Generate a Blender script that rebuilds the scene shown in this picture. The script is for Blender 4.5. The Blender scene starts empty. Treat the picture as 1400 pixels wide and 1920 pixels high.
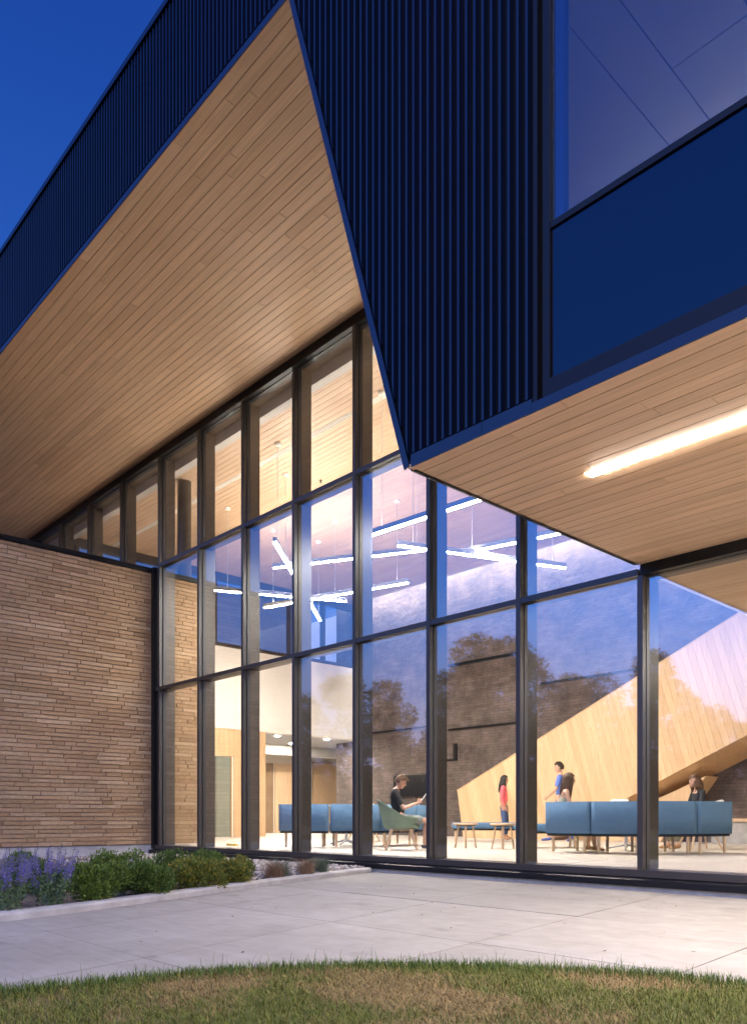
import bpy, bmesh, math, random
import numpy as np
from mathutils import Vector, Matrix, noise as mnoise
random.seed(7); np.random.seed(7)
scene = bpy.context.scene
col = scene.collection

# ------------------------------------------------------------------ camera, world, sun, exposure
W_, H_ = 1400.0, 1920.0
cd = bpy.data.cameras.new('camera'); cam = bpy.data.objects.new('camera', cd); col.objects.link(cam)
cd.sensor_fit = 'VERTICAL'; cd.sensor_height = 36.0
cd.lens = 1500.0 / H_ * 36.0
cd.shift_x = 0.0
cd.shift_y = (1533.0 - 960.0) / H_
cd.clip_start = 0.05; cd.clip_end = 800
N_ = math.hypot(1400, 1500)
cam.location = (0, 0, 0.55)
cam.rotation_euler = (math.pi / 2, 0, math.atan2(1500 / N_, 1400 / N_))
scene.camera = cam

world = bpy.data.worlds.new('World'); scene.world = world; world.use_nodes = True
wn = world.node_tree.nodes; wl = world.node_tree.links
WEST = Vector((0.45, -0.89, 0)).normalized()
bg = wn['Background']
tcw = wn.new('ShaderNodeTexCoord'); sepw = wn.new('ShaderNodeSeparateXYZ')
wl.new(tcw.outputs['Generated'], sepw.inputs[0])
rw = wn.new('ShaderNodeValToRGB'); cr = rw.color_ramp
cr.elements[0].position = 0.0; cr.elements[0].color = (0.30, 0.215, 0.285, 1)
cr.elements[1].position = 1.0; cr.elements[1].color = (0.004, 0.024, 0.17, 1)
for p, c in ((0.10, (0.165, 0.195, 0.37, 1)), (0.24, (0.065, 0.175, 0.52, 1)), (0.45, (0.021, 0.095, 0.43, 1)), (0.66, (0.0105, 0.056, 0.31, 1))):
    e = cr.elements.new(p); e.color = c
wl.new(sepw.outputs['Z'], rw.inputs[0])
dotw = wn.new('ShaderNodeVectorMath'); dotw.operation = 'DOT_PRODUCT'; dotw.inputs[1].default_value = WEST
wl.new(tcw.outputs['Generated'], dotw.inputs[0])
mrw = wn.new('ShaderNodeMapRange'); mrw.interpolation_type = 'SMOOTHSTEP'
mrw.inputs['From Min'].default_value = -0.25; mrw.inputs['From Max'].default_value = 0.95
mrw.inputs['To Min'].default_value = 0.58; mrw.inputs['To Max'].default_value = 3.7
wl.new(dotw.outputs['Value'], mrw.inputs['Value'])
wl.new(rw.outputs['Color'], bg.inputs['Color']); wl.new(mrw.outputs['Result'], bg.inputs['Strength'])

sd = bpy.data.lights.new('sun', 'SUN'); sun = bpy.data.objects.new('sun', sd); col.objects.link(sun)
sd.energy = 1.0; sd.angle = math.radians(50); sd.color = (1.0, 0.85, 0.69)   # soft afterglow from behind the camera
el = math.radians(24); sdir = Vector((WEST.x * math.cos(el), WEST.y * math.cos(el), math.sin(el)))
sun.rotation_euler = sdir.to_track_quat('Z', 'Y').to_euler()

vs = scene.view_settings
vs.view_transform = 'Standard'; vs.look = 'None'; vs.exposure = 1.12; vs.gamma = 1.0; vs.use_curve_mapping = False
scene.cycles.use_denoising = True
scene.cycles.max_bounces = 10; scene.cycles.transparent_max_bounces = 24
scene.cycles.diffuse_bounces = 5; scene.cycles.glossy_bounces = 4
scene.cycles.sample_clamp_indirect = 6.0
scene.cycles.caustics_reflective = False; scene.cycles.caustics_refractive = False

# ------------------------------------------------------------------ materials
MATS = {}
def nodes_of(name):
    m = bpy.data.materials.new(name); m.use_nodes = True
    nt = m.node_tree
    return m, nt.nodes, nt.links, nt.nodes['Principled BSDF']
def basic(name, c, rough=0.5, metal=0.0, spec=0.5, noise=0.0, scale=8.0, bump=0.0, c2=None, coat=0.0, stretch=(1, 1, 1), detail=6, space='Object'):
    if name in MATS: return MATS[name]
    m, n, l, p = nodes_of(name)
    p.inputs['Roughness'].default_value = rough; p.inputs['Metallic'].default_value = metal
    p.inputs['Specular IOR Level'].default_value = spec; p.inputs['Coat Weight'].default_value = coat
    p.inputs['Base Color'].default_value = (*c, 1)
    if noise or bump or c2:
        tc = n.new('ShaderNodeTexCoord'); mp = n.new('ShaderNodeMapping'); mp.inputs['Scale'].default_value = stretch
        nz = n.new('ShaderNodeTexNoise'); nz.inputs['Scale'].default_value = scale; nz.inputs['Detail'].default_value = detail; nz.inputs['Roughness'].default_value = 0.62
        l.new(tc.outputs[space], mp.inputs[0]); l.new(mp.outputs[0], nz.inputs['Vector'])
        rp = n.new('ShaderNodeValToRGB')
        a = [max(0, v * (1 - noise)) for v in c]; b = list(c2) if c2 else [min(1, v * (1 + noise)) for v in c]
        rp.color_ramp.elements[0].color = (*a, 1); rp.color_ramp.elements[1].color = (*b, 1)
        rp.color_ramp.elements[0].position = 0.3; rp.color_ramp.elements[1].position = 0.7
        l.new(nz.outputs['Fac'], rp.inputs[0]); l.new(rp.outputs[0], p.inputs['Base Color'])
        if bump:
            bp = n.new('ShaderNodeBump'); bp.inputs['Strength'].default_value = bump; bp.inputs['Distance'].default_value = 0.02
            l.new(nz.outputs['Fac'], bp.inputs['Height']); l.new(bp.outputs[0], p.inputs['Normal'])
    MATS[name] = m
    return m
def per_piece(name, stops, rough=0.5, grain=(1.2, 26, 26), grain_amt=0.18, bump=0.05, spec=0.4, space='Object', offset=40.0, blotch=0.0, smooth=True):
    """colour chosen per piece (object random + mesh island random), with a stretched grain on top"""
    if name in MATS: return MATS[name]
    m, n, l, p = nodes_of(name)
    p.inputs['Roughness'].default_value = rough; p.inputs['Specular IOR Level'].default_value = spec
    oi = n.new('ShaderNodeObjectInfo'); ge = n.new('ShaderNodeNewGeometry')
    ad = n.new('ShaderNodeMath'); ad.operation = 'ADD'; fr = n.new('ShaderNodeMath'); fr.operation = 'FRACT'
    l.new(oi.outputs['Random'], ad.inputs[0]); l.new(ge.outputs['Random Per Island'], ad.inputs[1]); l.new(ad.outputs[0], fr.inputs[0])
    rp = n.new('ShaderNodeValToRGB'); k = len(stops)
    while len(rp.color_ramp.elements) < k: rp.color_ramp.elements.new(0.5)
    for i, c in enumerate(stops):
        rp.color_ramp.elements[i].position = i / (k - 1) if smooth else i / k
        rp.color_ramp.elements[i].color = (*c, 1)
    if not smooth: rp.color_ramp.interpolation = 'CONSTANT'
    l.new(fr.outputs[0], rp.inputs[0])
    tc = n.new('ShaderNodeTexCoord'); va = n.new('ShaderNodeVectorMath'); va.operation = 'MULTIPLY_ADD'
    va.inputs[1].default_value = grain
    mo = n.new('ShaderNodeMath'); mo.operation = 'MULTIPLY'; mo.inputs[1].default_value = offset
    l.new(fr.outputs[0], mo.inputs[0]); cb = n.new('ShaderNodeCombineXYZ')
    for i in range(3): l.new(mo.outputs[0], cb.inputs[i])
    l.new(tc.outputs[space], va.inputs[0]); l.new(cb.outputs[0], va.inputs[2])
    nz = n.new('ShaderNodeTexNoise'); nz.inputs['Scale'].default_value = 1.0; nz.inputs['Detail'].default_value = 7; nz.inputs['Roughness'].default_value = 0.6
    l.new(va.outputs[0], nz.inputs['Vector'])
    mr = n.new('ShaderNodeMapRange'); mr.inputs['From Min'].default_value = 0.3; mr.inputs['From Max'].default_value = 0.7
    mr.inputs['To Min'].default_value = 1 - grain_amt; mr.inputs['To Max'].default_value = 1 + grain_amt * 0.6
    l.new(nz.outputs['Fac'], mr.inputs['Value'])
    mx = n.new('ShaderNodeMix'); mx.data_type = 'RGBA'; mx.blend_type = 'MULTIPLY'; mx.inputs['Factor'].default_value = 1
    l.new(rp.outputs[0], mx.inputs[6]); l.new(mr.outputs[0], mx.inputs[7])
    out = mx.outputs[2]
    if blotch:
        n2 = n.new('ShaderNodeTexNoise'); n2.inputs['Scale'].default_value = 0.9; n2.inputs['Detail'].default_value = 5
        l.new(ge.outputs['Position'], n2.inputs['Vector'])
        m2 = n.new('ShaderNodeMapRange'); m2.inputs['From Min'].default_value = 0.3; m2.inputs['From Max'].default_value = 0.7
        m2.inputs['To Min'].default_value = 1 - blotch; m2.inputs['To Max'].default_value = 1 + blotch
        l.new(n2.outputs['Fac'], m2.inputs['Value'])
        m3 = n.new('ShaderNodeMix'); m3.data_type = 'RGBA'; m3.blend_type = 'MULTIPLY'; m3.inputs['Factor'].default_value = 1
        l.new(out, m3.inputs[6]); l.new(m2.outputs[0], m3.inputs[7]); out = m3.outputs[2]
    l.new(out, p.inputs['Base Color'])
    if bump:
        bp = n.new('ShaderNodeBump'); bp.inputs['Strength'].default_value = bump; bp.inputs['Distance'].default_value = 0.01
        l.new(nz.outputs['Fac'], bp.inputs['Height']); l.new(bp.outputs[0], p.inputs['Normal'])
    MATS[name] = m
    return m
def emit(name, c, s):
    if name in MATS: return MATS[name]
    m, n, l, p = nodes_of(name)
    p.inputs['Base Color'].default_value = (0.9, 0.9, 0.9, 1); p.inputs['Emission Color'].default_value = (*c, 1); p.inputs['Emission Strength'].default_value = s
    MATS[name] = m; return m
def glass(name, tint, base, gain, rc=(0.84, 0.93, 1.0), soft=0.024):
    if name in MATS: return MATS[name]
    m, n, l, p = nodes_of(name); n.remove(p)
    tr = n.new('ShaderNodeBsdfTransparent'); tr.inputs[0].default_value = (*tint, 1)
    gl = n.new('ShaderNodeBsdfGlossy'); gl.inputs['Roughness'].default_value = soft; gl.inputs['Color'].default_value = (*rc, 1)
    ge = n.new('ShaderNodeNewGeometry'); dp = n.new('ShaderNodeVectorMath'); dp.operation = 'DOT_PRODUCT'
    l.new(ge.outputs['Incoming'], dp.inputs[0]); l.new(ge.outputs['Normal'], dp.inputs[1])
    ab = n.new('ShaderNodeMath'); ab.operation = 'ABSOLUTE'; l.new(dp.outputs['Value'], ab.inputs[0])
    om = n.new('ShaderNodeMath'); om.operation = 'SUBTRACT'; om.inputs[0].default_value = 1.0; l.new(ab.outputs[0], om.inputs[1])
    pw = n.new('ShaderNodeMath'); pw.operation = 'POWER'; pw.inputs[1].default_value = 4.0; l.new(om.outputs[0], pw.inputs[0])
    ma = n.new('ShaderNodeMath'); ma.operation = 'MULTIPLY_ADD'; ma.inputs[1].default_value = gain; ma.inputs[2].default_value = base; ma.use_clamp = True   # Schlick-like, the same from both sides
    l.new(pw.outputs[0], ma.inputs[0])
    # faint waviness of real panes
    tc = n.new('ShaderNodeTexCoord'); nz = n.new('ShaderNodeTexNoise'); nz.inputs['Scale'].default_value = 0.7; nz.inputs['Detail'].default_value = 1
    l.new(tc.outputs['Object'], nz.inputs['Vector'])
    bp = n.new('ShaderNodeBump'); bp.inputs['Strength'].default_value = 0.02; bp.inputs['Distance'].default_value = 0.05
    l.new(nz.outputs['Fac'], bp.inputs['Height']); l.new(bp.outputs[0], gl.inputs['Normal'])
    mx = n.new('ShaderNodeMixShader'); l.new(ma.outputs[0], mx.inputs[0]); l.new(tr.outputs[0], mx.inputs[1]); l.new(gl.outputs[0], mx.inputs[2])
    l.new(mx.outputs[0], n['Material Output'].inputs[0]); MATS[name] = m; return m

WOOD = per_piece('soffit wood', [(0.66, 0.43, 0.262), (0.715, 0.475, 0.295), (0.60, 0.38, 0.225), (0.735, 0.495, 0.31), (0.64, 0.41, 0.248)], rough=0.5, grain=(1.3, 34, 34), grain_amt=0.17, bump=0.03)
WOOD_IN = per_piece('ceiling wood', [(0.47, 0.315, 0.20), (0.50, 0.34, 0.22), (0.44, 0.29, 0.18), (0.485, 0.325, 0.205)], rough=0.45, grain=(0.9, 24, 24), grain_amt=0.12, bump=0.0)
WOOD_ST = per_piece('stair wood', [(0.66, 0.44, 0.245), (0.71, 0.485, 0.28), (0.60, 0.39, 0.21), (0.69, 0.465, 0.265)], rough=0.4, grain=(24, 24, 1.1), grain_amt=0.12, bump=0.02)
BRICK = per_piece('long brick', [(0.255, 0.160, 0.085), (0.315, 0.205, 0.116), (0.225, 0.138, 0.072), (0.285, 0.183, 0.100), (0.35, 0.243, 0.146), (0.265, 0.165, 0.088)], rough=0.85, grain=(14, 14, 30), grain_amt=0.22, bump=0.35, spec=0.25, blotch=0.10)
MORTAR = basic('mortar', (0.165, 0.11, 0.075), 0.95, noise=0.25, scale=30)
NAVY = basic('navy painted metal', (0.0028, 0.0055, 0.0165), 0.30, spec=0.40, noise=0.12, scale=1.6)
TRIM = basic('navy trim metal', (0.0042, 0.0092, 0.027), 0.34, spec=0.40)
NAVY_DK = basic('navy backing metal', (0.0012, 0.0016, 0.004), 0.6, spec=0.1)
BRONZE = basic('dark bronze aluminium', (0.022, 0.018, 0.016), 0.38, spec=0.5, noise=0.10, scale=3)
FIN = basic('mullion fin aluminium', (0.026, 0.020, 0.017), 0.42, spec=0.5, noise=0.08, scale=2.5)
BLACK = basic('black anodised frame', (0.005, 0.005, 0.006), 0.4, spec=0.22)
GLASS = glass('curtain wall glass', (0.95, 0.955, 0.955), 0.122, 0.40)
GLASS_UP = glass('upper window glass', (0.70, 0.74, 0.80), 0.06, 0.45)
SPAND = basic('spandrel glass', (0.001, 0.0035, 0.012), 0.05, spec=0.40, coat=0.0)
CONC = basic('pale paving concrete', (0.43, 0.395, 0.375), 0.8, noise=0.10, scale=1.3, bump=0.05, detail=12, c2=(0.50, 0.465, 0.445))
CONC_F = basic('foundation concrete', (0.34, 0.32, 0.305), 0.85, noise=0.22, scale=5, bump=0.2, detail=10)
FLOOR = basic('interior floor', (0.50, 0.455, 0.40), 0.45, noise=0.05, scale=2, detail=8)
WHITE = basic('white plaster', (0.80, 0.765, 0.70), 0.8, noise=0.02, scale=2)
GREYW = basic('grey plaster', (0.45, 0.44, 0.43), 0.8, noise=0.03, scale=3)
ALU = basic('pale aluminium', (0.55, 0.55, 0.56), 0.35, metal=0.7)
LEGW = basic('pale leg wood', (0.58, 0.40, 0.235), 0.45, noise=0.12, scale=20, stretch=(1, 1, 0.1))
BLUEF = basic('blue wool fabric', (0.088, 0.165, 0.27), 0.9, spec=0.15, noise=0.12, scale=160, bump=0.12)
GREENF = basic('green wool fabric', (0.165, 0.22, 0.16), 0.9, spec=0.15, noise=0.10, scale=160, bump=0.1)
SHELLW = basic('white chair shell', (0.62, 0.62, 0.58), 0.5, spec=0.4)
BAR = basic('pendant bar housing', (0.16, 0.15, 0.15), 0.5)
TUBE = emit('lamp diffuser', (1.0, 0.93, 0.83), 205.0)
TUBE_UP = emit('lamp uplight', (1.0, 0.90, 0.78), 62.0)
STRIP = emit('soffit strip diffuser', (1.0, 0.90, 0.78), 265.0)
STRIP_ADDED = emit('added strip diffuser', (1.0, 0.90, 0.76), 70.0)
COVE = emit('cove diffuser', (1.0, 0.95, 0.90), 60.0)
DOWNL = emit('downlight lens', (1.0, 0.92, 0.82), 1500.0)

# ------------------------------------------------------------------ mesh helpers
class MB:
    def __init__(s): s.v = []; s.f = []; s.m = []; s.sm = []
    def add(s, verts, faces, mi=0, smooth=False):
        o = len(s.v); s.v += [tuple(v) for v in verts]
        s.f += [tuple(i + o for i in f) for f in faces]; s.m += [mi] * len(faces); s.sm += [smooth] * len(faces); return s
    def box(s, x0, x1, y0, y1, z0, z1, mi=0):
        return s.add([(x0, y0, z0), (x1, y0, z0), (x1, y1, z0), (x0, y1, z0), (x0, y0, z1), (x1, y0, z1), (x1, y1, z1), (x0, y1, z1)],
                     [(0, 3, 2, 1), (4, 5, 6, 7), (0, 1, 5, 4), (1, 2, 6, 5), (2, 3, 7, 6), (3, 0, 4, 7)], mi)
    def chbox(s, x0, x1, y0, y1, z0, z1, b, mi=0):
        """box with all edges bevelled by b"""
        bm = bmesh.new(); bmesh.ops.create_cube(bm, size=1)
        for v in bm.verts: v.co = ((x0 + x1) / 2 + v.co.x * (x1 - x0), (y0 + y1) / 2 + v.co.y * (y1 - y0), (z0 + z1) / 2 + v.co.z * (z1 - z0))
        bmesh.ops.bevel(bm, geom=bm.edges[:], offset=b, segments=2, profile=0.5, affect='EDGES')
        bm.verts.index_update()
        s.add([v.co[:] for v in bm.verts], [tuple(v.index for v in f.verts) for f in bm.faces], mi, True); bm.free(); return s
    def prism(s, pts, axis, a, b, mi=0):
        """polygon (2-D pts) extruded along axis 'x','y' or 'z' from a to b"""
        n = len(pts)
        def P(p, t): return (t, p[0], p[1]) if axis == 'x' else ((p[0], t, p[1]) if axis == 'y' else (p[0], p[1], t))
        vs_ = [P(p, a) for p in pts] + [P(p, b) for p in pts]
        return s.add(vs_, [tuple(range(n))[::-1], tuple(range(n, 2 * n))] + [(i, (i + 1) % n, n + (i + 1) % n, n + i) for i in range(n)], mi)
    def tube(s, p0, p1, r0, r1=None, seg=8, mi=0, cap=True):
        r1 = r0 if r1 is None else r1
        p0 = Vector(p0); p1 = Vector(p1); d = (p1 - p0).normalized()
        u = d.orthogonal().normalized(); w = d.cross(u)
        vs_ = []
        for p, r in ((p0, r0), (p1, r1)):
            for i in range(seg):
                a = 2 * math.pi * i / seg; vs_.append(p + u * math.cos(a) * r + w * math.sin(a) * r)
        fs = [(i, (i + 1) % seg, seg + (i + 1) % seg, seg + i) for i in range(seg)]
        s.add(vs_, fs, mi, True)
        if cap: s.add(vs_, [tuple(range(seg))[::-1], tuple(range(seg, 2 * seg))], mi, False)
        return s
    def lathe(s, prof, c=(0, 0, 0), seg=20, mi=0):
        vs_ = []
        for r, z in prof:
            for i in range(seg):
                a = 2 * math.pi * i / seg; vs_.append((c[0] + r * math.cos(a), c[1] + r * math.sin(a), c[2] + z))
        fs = []
        for k in range(len(prof) - 1):
            for i in range(seg): fs.append((k * seg + i, k * seg + (i + 1) % seg, (k + 1) * seg + (i + 1) % seg, (k + 1) * seg + i))
        return s.add(vs_, fs, mi, True)
    def mesh(s, name, mats, origin=(0, 0, 0)):
        me = bpy.data.meshes.new(name); o = origin
        me.from_pydata([(v[0] - o[0], v[1] - o[1], v[2] - o[2]) for v in s.v], [], s.f)
        for m in (mats if isinstance(mats, (list, tuple)) else [mats]): me.materials.append(m)
        me.polygons.foreach_set('material_index', s.m); me.polygons.foreach_set('use_smooth', s.sm)
        bm = bmesh.new(); bm.from_mesh(me); bmesh.ops.recalc_face_normals(bm, faces=bm.faces); bm.to_mesh(bm and me); bm.free()
        me.update(); return me
def wloc(o):
    v = Vector((0, 0, 0))
    while o: v += o.location; o = o.parent
    return v
def link(name, me, parent=None, loc=(0, 0, 0)):
    o = bpy.data.objects.new(name, me); col.objects.link(o)
    if parent: o.parent = parent
    o.location = loc; return o
def obj(name, mb, mats, parent=None, origin=None, local=False):
    """mesh given in world coordinates (or in the parent's own frame if local)"""
    if local:
        o = link(name, mb.mesh(name, mats), parent); return o
    org = Vector(origin) if origin is not None else (wloc(parent) if parent else Vector((0, 0, 0)))
    o = link(name, mb.mesh(name, mats, org), parent, org - (wloc(parent) if parent else Vector((0, 0, 0)))); return o
def tag(o, label=None, cat=None, group=None, kind=None):
    if label: o['label'] = label
    if cat: o['category'] = cat
    if group: o['group'] = group
    if kind: o['kind'] = kind
    return o
def thing(name, label, cat, loc=(0, 0, 0), rz=0.0, group=None):
    o = bpy.data.objects.new(name, None); col.objects.link(o); o.location = loc; o.rotation_euler = (0, 0, rz)
    o.empty_display_size = 0.2
    return tag(o, label, cat, group)
def structure(name, mb, mats, parent=None): return tag(obj(name, mb, mats, parent), kind='structure')
def stuff(name, verts, faces, mat, parent=None, smooth=False, kind='stuff'):
    me = bpy.data.meshes.new(name); me.from_pydata(verts, [], faces); me.materials.append(mat)
    if smooth: me.polygons.foreach_set('use_smooth', [True] * len(me.polygons))
    o = link(name, me, parent)
    if kind: o['kind'] = kind
    return o
def copy_tree(o, parent=None):
    c = o.copy(); col.objects.link(c)
    if parent: c.parent = parent
    for ch in list(o.children): copy_tree(ch, c)
    return c

# ------------------------------------------------------------------ dimensions (metres; x along the facade, y into the building)
F, G = 4.226, 7.6            # front plane of the upper volume, plane of the glass
ZL, ZR, ZTOP = 7.66, 3.12, 9.22
XA, XB = -5.56, -4.15        # diagonal: top and bottom
XBW = -14.40                 # face of the brick wall
YD = 17.6                    # dark brick back wall
ZC = 7.40                    # atrium ceiling
MUL = [-23.8, -22.2, -20.6, -19.0, -17.39, -15.78, -14.15, -12.69, -11.28, -9.88, -8.47, -7.04, -5.62, -4.10, -2.55, -1.0, 0.55, 2.1]
YB = 4.27                    # near end of the brick wall
PZ = -0.19                   # plaza level

# ------------------------------------------------------------------ ground, plaza, kerb, lawn
GROUND = basic('far ground', (0.055, 0.06, 0.03), 0.95, noise=0.4, scale=0.8)
structure('ground', MB().box(-300, 300, -300, 300, -0.60, -0.36), GROUND)

KERB = [(-5.62, 0.2), (-5.76, 1.1), (-5.93, 1.9), (-6.13, 2.6), (-6.45, 3.4), (-6.86, 4.45), (-7.33, 5.65), (-7.62, 6.5), (-7.93, 7.36)]
def kerb_x(y):
    for (x0, y0), (x1, y1) in zip(KERB, KERB[1:]):
        if y0 <= y <= y1: return x0 + (x1 - x0) * (y - y0) / (y1 - y0)
    return KERB[0][0] if y < KERB[0][1] else KERB[-1][0]
# sub-base, then slabs with sawn joints between them
plaza = structure('plaza', MB().box(-9, 9, -2, 7.5, -0.35, PZ - 0.03), basic('joint grit', (0.045, 0.04, 0.038), 0.95))
rows = [-1.2, 0.4, 2.0, 3.66, 5.2, 7.47]
fans = [(9.0, 0.0), (5.4, 0.02), (3.6, 0.01), (1.8, 0.0), (0.0, -0.03), (-1.82, -0.09), (-3.12, -0.18), (-4.45, -0.27), (-5.9, -0.33), (-9.5, -0.35)]
def fx(i, y): return fans[i][0] + fans[i][1] * (y - 4)
for r in range(len(rows) - 1):
    for i in range(len(fans) - 1):
        y0, y1 = rows[r] + 0.0045, rows[r + 1] - 0.0045
        # walk the two sides, clipped on the left by the kerb
        ys = [y0 + (y1 - y0) * t / 4 for t in range(5)]
        right = [(fx(i, y) - 0.0045, y) for y in ys]
        left = [(max(fx(i + 1, y) + 0.0045, kerb_x(y) + 0.004), y) for y in ys]
        keep = [(a, b) for a, b in zip(right, left) if a[0] - b[0] > 0.02]
        if len(keep) < 2: continue
        pts = [k[0] for k in keep] + [k[1] for k in keep][::-1]
        cx = sum(p[0] for p in pts) / len(pts); cy = sum(p[1] for p in pts) / len(pts)
        o = obj('paving_slab', MB().prism(pts, 'z', PZ - 0.025, PZ + random.uniform(-0.0012, 0.0012)), None, plaza, (cx, cy, PZ))
        o.data.materials.clear(); o.data.materials.append(MATS.get('slab'))
# slab material (per slab tone, broom texture, stains)
def slab_mat():
    m, n, l, p = nodes_of('slab'); p.inputs['Roughness'].default_value = 0.78; p.inputs['Specular IOR Level'].default_value = 0.35
    ge = n.new('ShaderNodeNewGeometry'); oi = n.new('ShaderNodeObjectInfo')
    def nz(scale, det, stretch=None, rot=0.0):
        t = n.new('ShaderNodeTexNoise'); t.inputs['Scale'].default_value = scale; t.inputs['Detail'].default_value = det; t.inputs['Roughness'].default_value = 0.65
        if stretch:
            mp = n.new('ShaderNodeMapping'); mp.inputs['Scale'].default_value = stretch; mp.inputs['Rotation'].default_value = (0, 0, rot); l.new(ge.outputs['Position'], mp.inputs[0]); l.new(mp.outputs[0], t.inputs['Vector'])
        else: l.new(ge.outputs['Position'], t.inputs['Vector'])
        return t
    a = nz(0.9, 8); b = nz(6.0, 10); c = nz(3.0, 6, (0.35, 9, 1), 0.35)
    rp = n.new('ShaderNodeValToRGB'); rp.color_ramp.elements[0].position = 0.28; rp.color_ramp.elements[1].position = 0.72
    rp.color_ramp.elements[0].color = (0.205, 0.187, 0.168, 1); rp.color_ramp.elements[1].color = (0.305, 0.280, 0.253, 1)
    l.new(a.outputs['Fac'], rp.inputs[0])
    def mul(src, fac, lo, hi, f0=0.3, f1=0.7):
        mr = n.new('ShaderNodeMapRange'); mr.inputs['From Min'].default_value = f0; mr.inputs['From Max'].default_value = f1; mr.inputs['To Min'].default_value = lo; mr.inputs['To Max'].default_value = hi
        l.new(fac, mr.inputs['Value']); mx = n.new('ShaderNodeMix'); mx.data_type = 'RGBA'; mx.blend_type = 'MULTIPLY'; mx.inputs['Factor'].default_value = 1
        l.new(src, mx.inputs[6]); l.new(mr.outputs[0], mx.inputs[7]); return mx.outputs[2]
    o = mul(rp.outputs[0], b.outputs['Fac'], 0.88, 1.08); o = mul(o, c.outputs['Fac'], 0.90, 1.05); o = mul(o, oi.outputs['Random'], 0.94, 1.05, 0, 1)
    st = nz(1.7, 4, (1, 2.2, 1)); o = mul(o, st.outputs['Fac'], 1.0, 0.72, 0.60, 0.72)
    l.new(o, p.inputs['Base Color'])
    bp = n.new('ShaderNodeBump'); bp.inputs['Strength'].default_value = 0.12; bp.inputs['Distance'].default_value = 0.004
    fine = nz(140, 3); l.new(fine.outputs['Fac'], bp.inputs['Height']); l.new(bp.outputs[0], p.inputs['Normal'])
    return m
SLAB = slab_mat()
for ch in plaza.children:
    ch.data.materials.clear(); ch.data.materials.append(SLAB)

# kerb of the planting bed
kb = MB(); ring = []
KP = [Vector((x, y, 0)) for x, y in KERB]
# smooth the kerb line
fine = []
for i in range(len(KP) - 1):
    p0 = KP[max(i - 1, 0)]; p1 = KP[i]; p2 = KP[i + 1]; p3 = KP[min(i + 2, len(KP) - 1)]
    for t in (0, .25, .5, .75):
        fine.append(0.5 * ((2 * p1) + (-p0 + p2) * t + (2 * p0 - 5 * p1 + 4 * p2 - p3) * t * t + (-p0 + 3 * p1 - 3 * p2 + p3) * t ** 3))
fine.append(KP[-1])
prof = [(0.0, -0.30), (0.0, -0.146), (-0.010, -0.131), (-0.026, -0.126), (-0.13, -0.126), (-0.146, -0.131), (-0.156, -0.146), (-0.156, -0.30)]
vv = []
for i, p in enumerate(fine):
    d = (fine[min(i + 1, len(fine) - 1)] - fine[max(i - 1, 0)]).normalized(); nrm = Vector((d.y, -d.x, 0))
    for a, z in prof: q = p + nrm * a; vv.append((q.x, q.y, z))
k = len(prof); ff = []
for i in range(len(fine) - 1):
    for j in range(k - 1): ff.append((i * k + j, i * k + j + 1, (i + 1) * k + j + 1, (i + 1) * k + j))
kb.add(vv, ff, 0, False)
kb.add(vv[-k:], [tuple(range(k))])
tag(obj('kerb', kb, CONC_F), kind='structure')
# soil of the bed
SOIL = basic('bed soil', (0.12, 0.085, 0.06), 0.95, noise=0.4, scale=14, bump=0.5)
soil = [(x - 0.05, y) for x, y in KERB] + [(-14.35, 7.52), (-14.35, 0.2)]
structure('planting_bed', MB().prism(soil, 'z', -0.34, -0.16), SOIL)

# lawn: an arc-edged sheet in front of the plaza
LAWN_EDGE = [(-6.5, -6.0), (-4.6, -1.5), (-3.95, 0.0), (-3.60, 0.95), (-3.50, 1.35), (-3.42, 1.75), (-3.30, 2.12), (-3.10, 2.48), (-2.84, 2.82), (-2.50, 3.13), (-2.14, 3.38), (-1.80, 3.55), (-1.42, 3.64), (-0.9, 3.66), (0.2, 3.5), (2.0, 2.6), (6.0, -1.0), (9, -6.0)]
LA = [(x * 0.968, y * 0.968) for x, y in LAWN_EDGE]
def lawn_mat():
    m, n, l, p = nodes_of('lawn'); p.inputs['Roughness'].default_value = 0.95; p.inputs['Specular IOR Level'].default_value = 0.1
    ge = n.new('ShaderNodeNewGeometry'); nz = n.new('ShaderNodeTexNoise'); nz.inputs['Scale'].default_value = 2.2; nz.inputs['Detail'].default_value = 8
    l.new(ge.outputs['Position'], nz.inputs['Vector']); rp = n.new('ShaderNodeValToRGB')
    rp.color_ramp.elements[0].position = 0.35; rp.color_ramp.elements[0].color = (0.085, 0.085, 0.025, 1)
    rp.color_ramp.elements[1].position = 0.65; rp.color_ramp.elements[1].color = (0.21, 0.15, 0.075, 1)
    l.new(nz.outputs['Fac'], rp.inputs[0]); l.new(rp.outputs[0], p.inputs['Base Color']); return m
LAWN = lawn_mat()
structure('lawn', MB().prism([(-60, -60)] + [(-60, -5.808)] + LA + [(60, -5.808), (60, -60)], 'z', -0.35, -0.165), LAWN)

# ------------------------------------------------------------------ building shell
# interior floor, roof, closing walls (never in view, they keep the light in)
structure('floor', MB().box(-26, 8, G - 0.02, 21, -0.3, 0.0), FLOOR)
structure('roof', MB().box(-19.45, 8, F + 0.12, 21, 8.6, 9.0), BLACK)
sw = MB().box(7.0, 7.3, F + 0.2, 21, 0, 8.6).box(-26, -20.7, 20.7, 21, 0, 8.6).box(-26, -25.7, 8, 20.7, 0, 5.4).box(-19.2, XBW - 0.30, G + 0.02, G + 0.25, 0, 5.40)
structure('wall', sw, WHITE)

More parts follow.
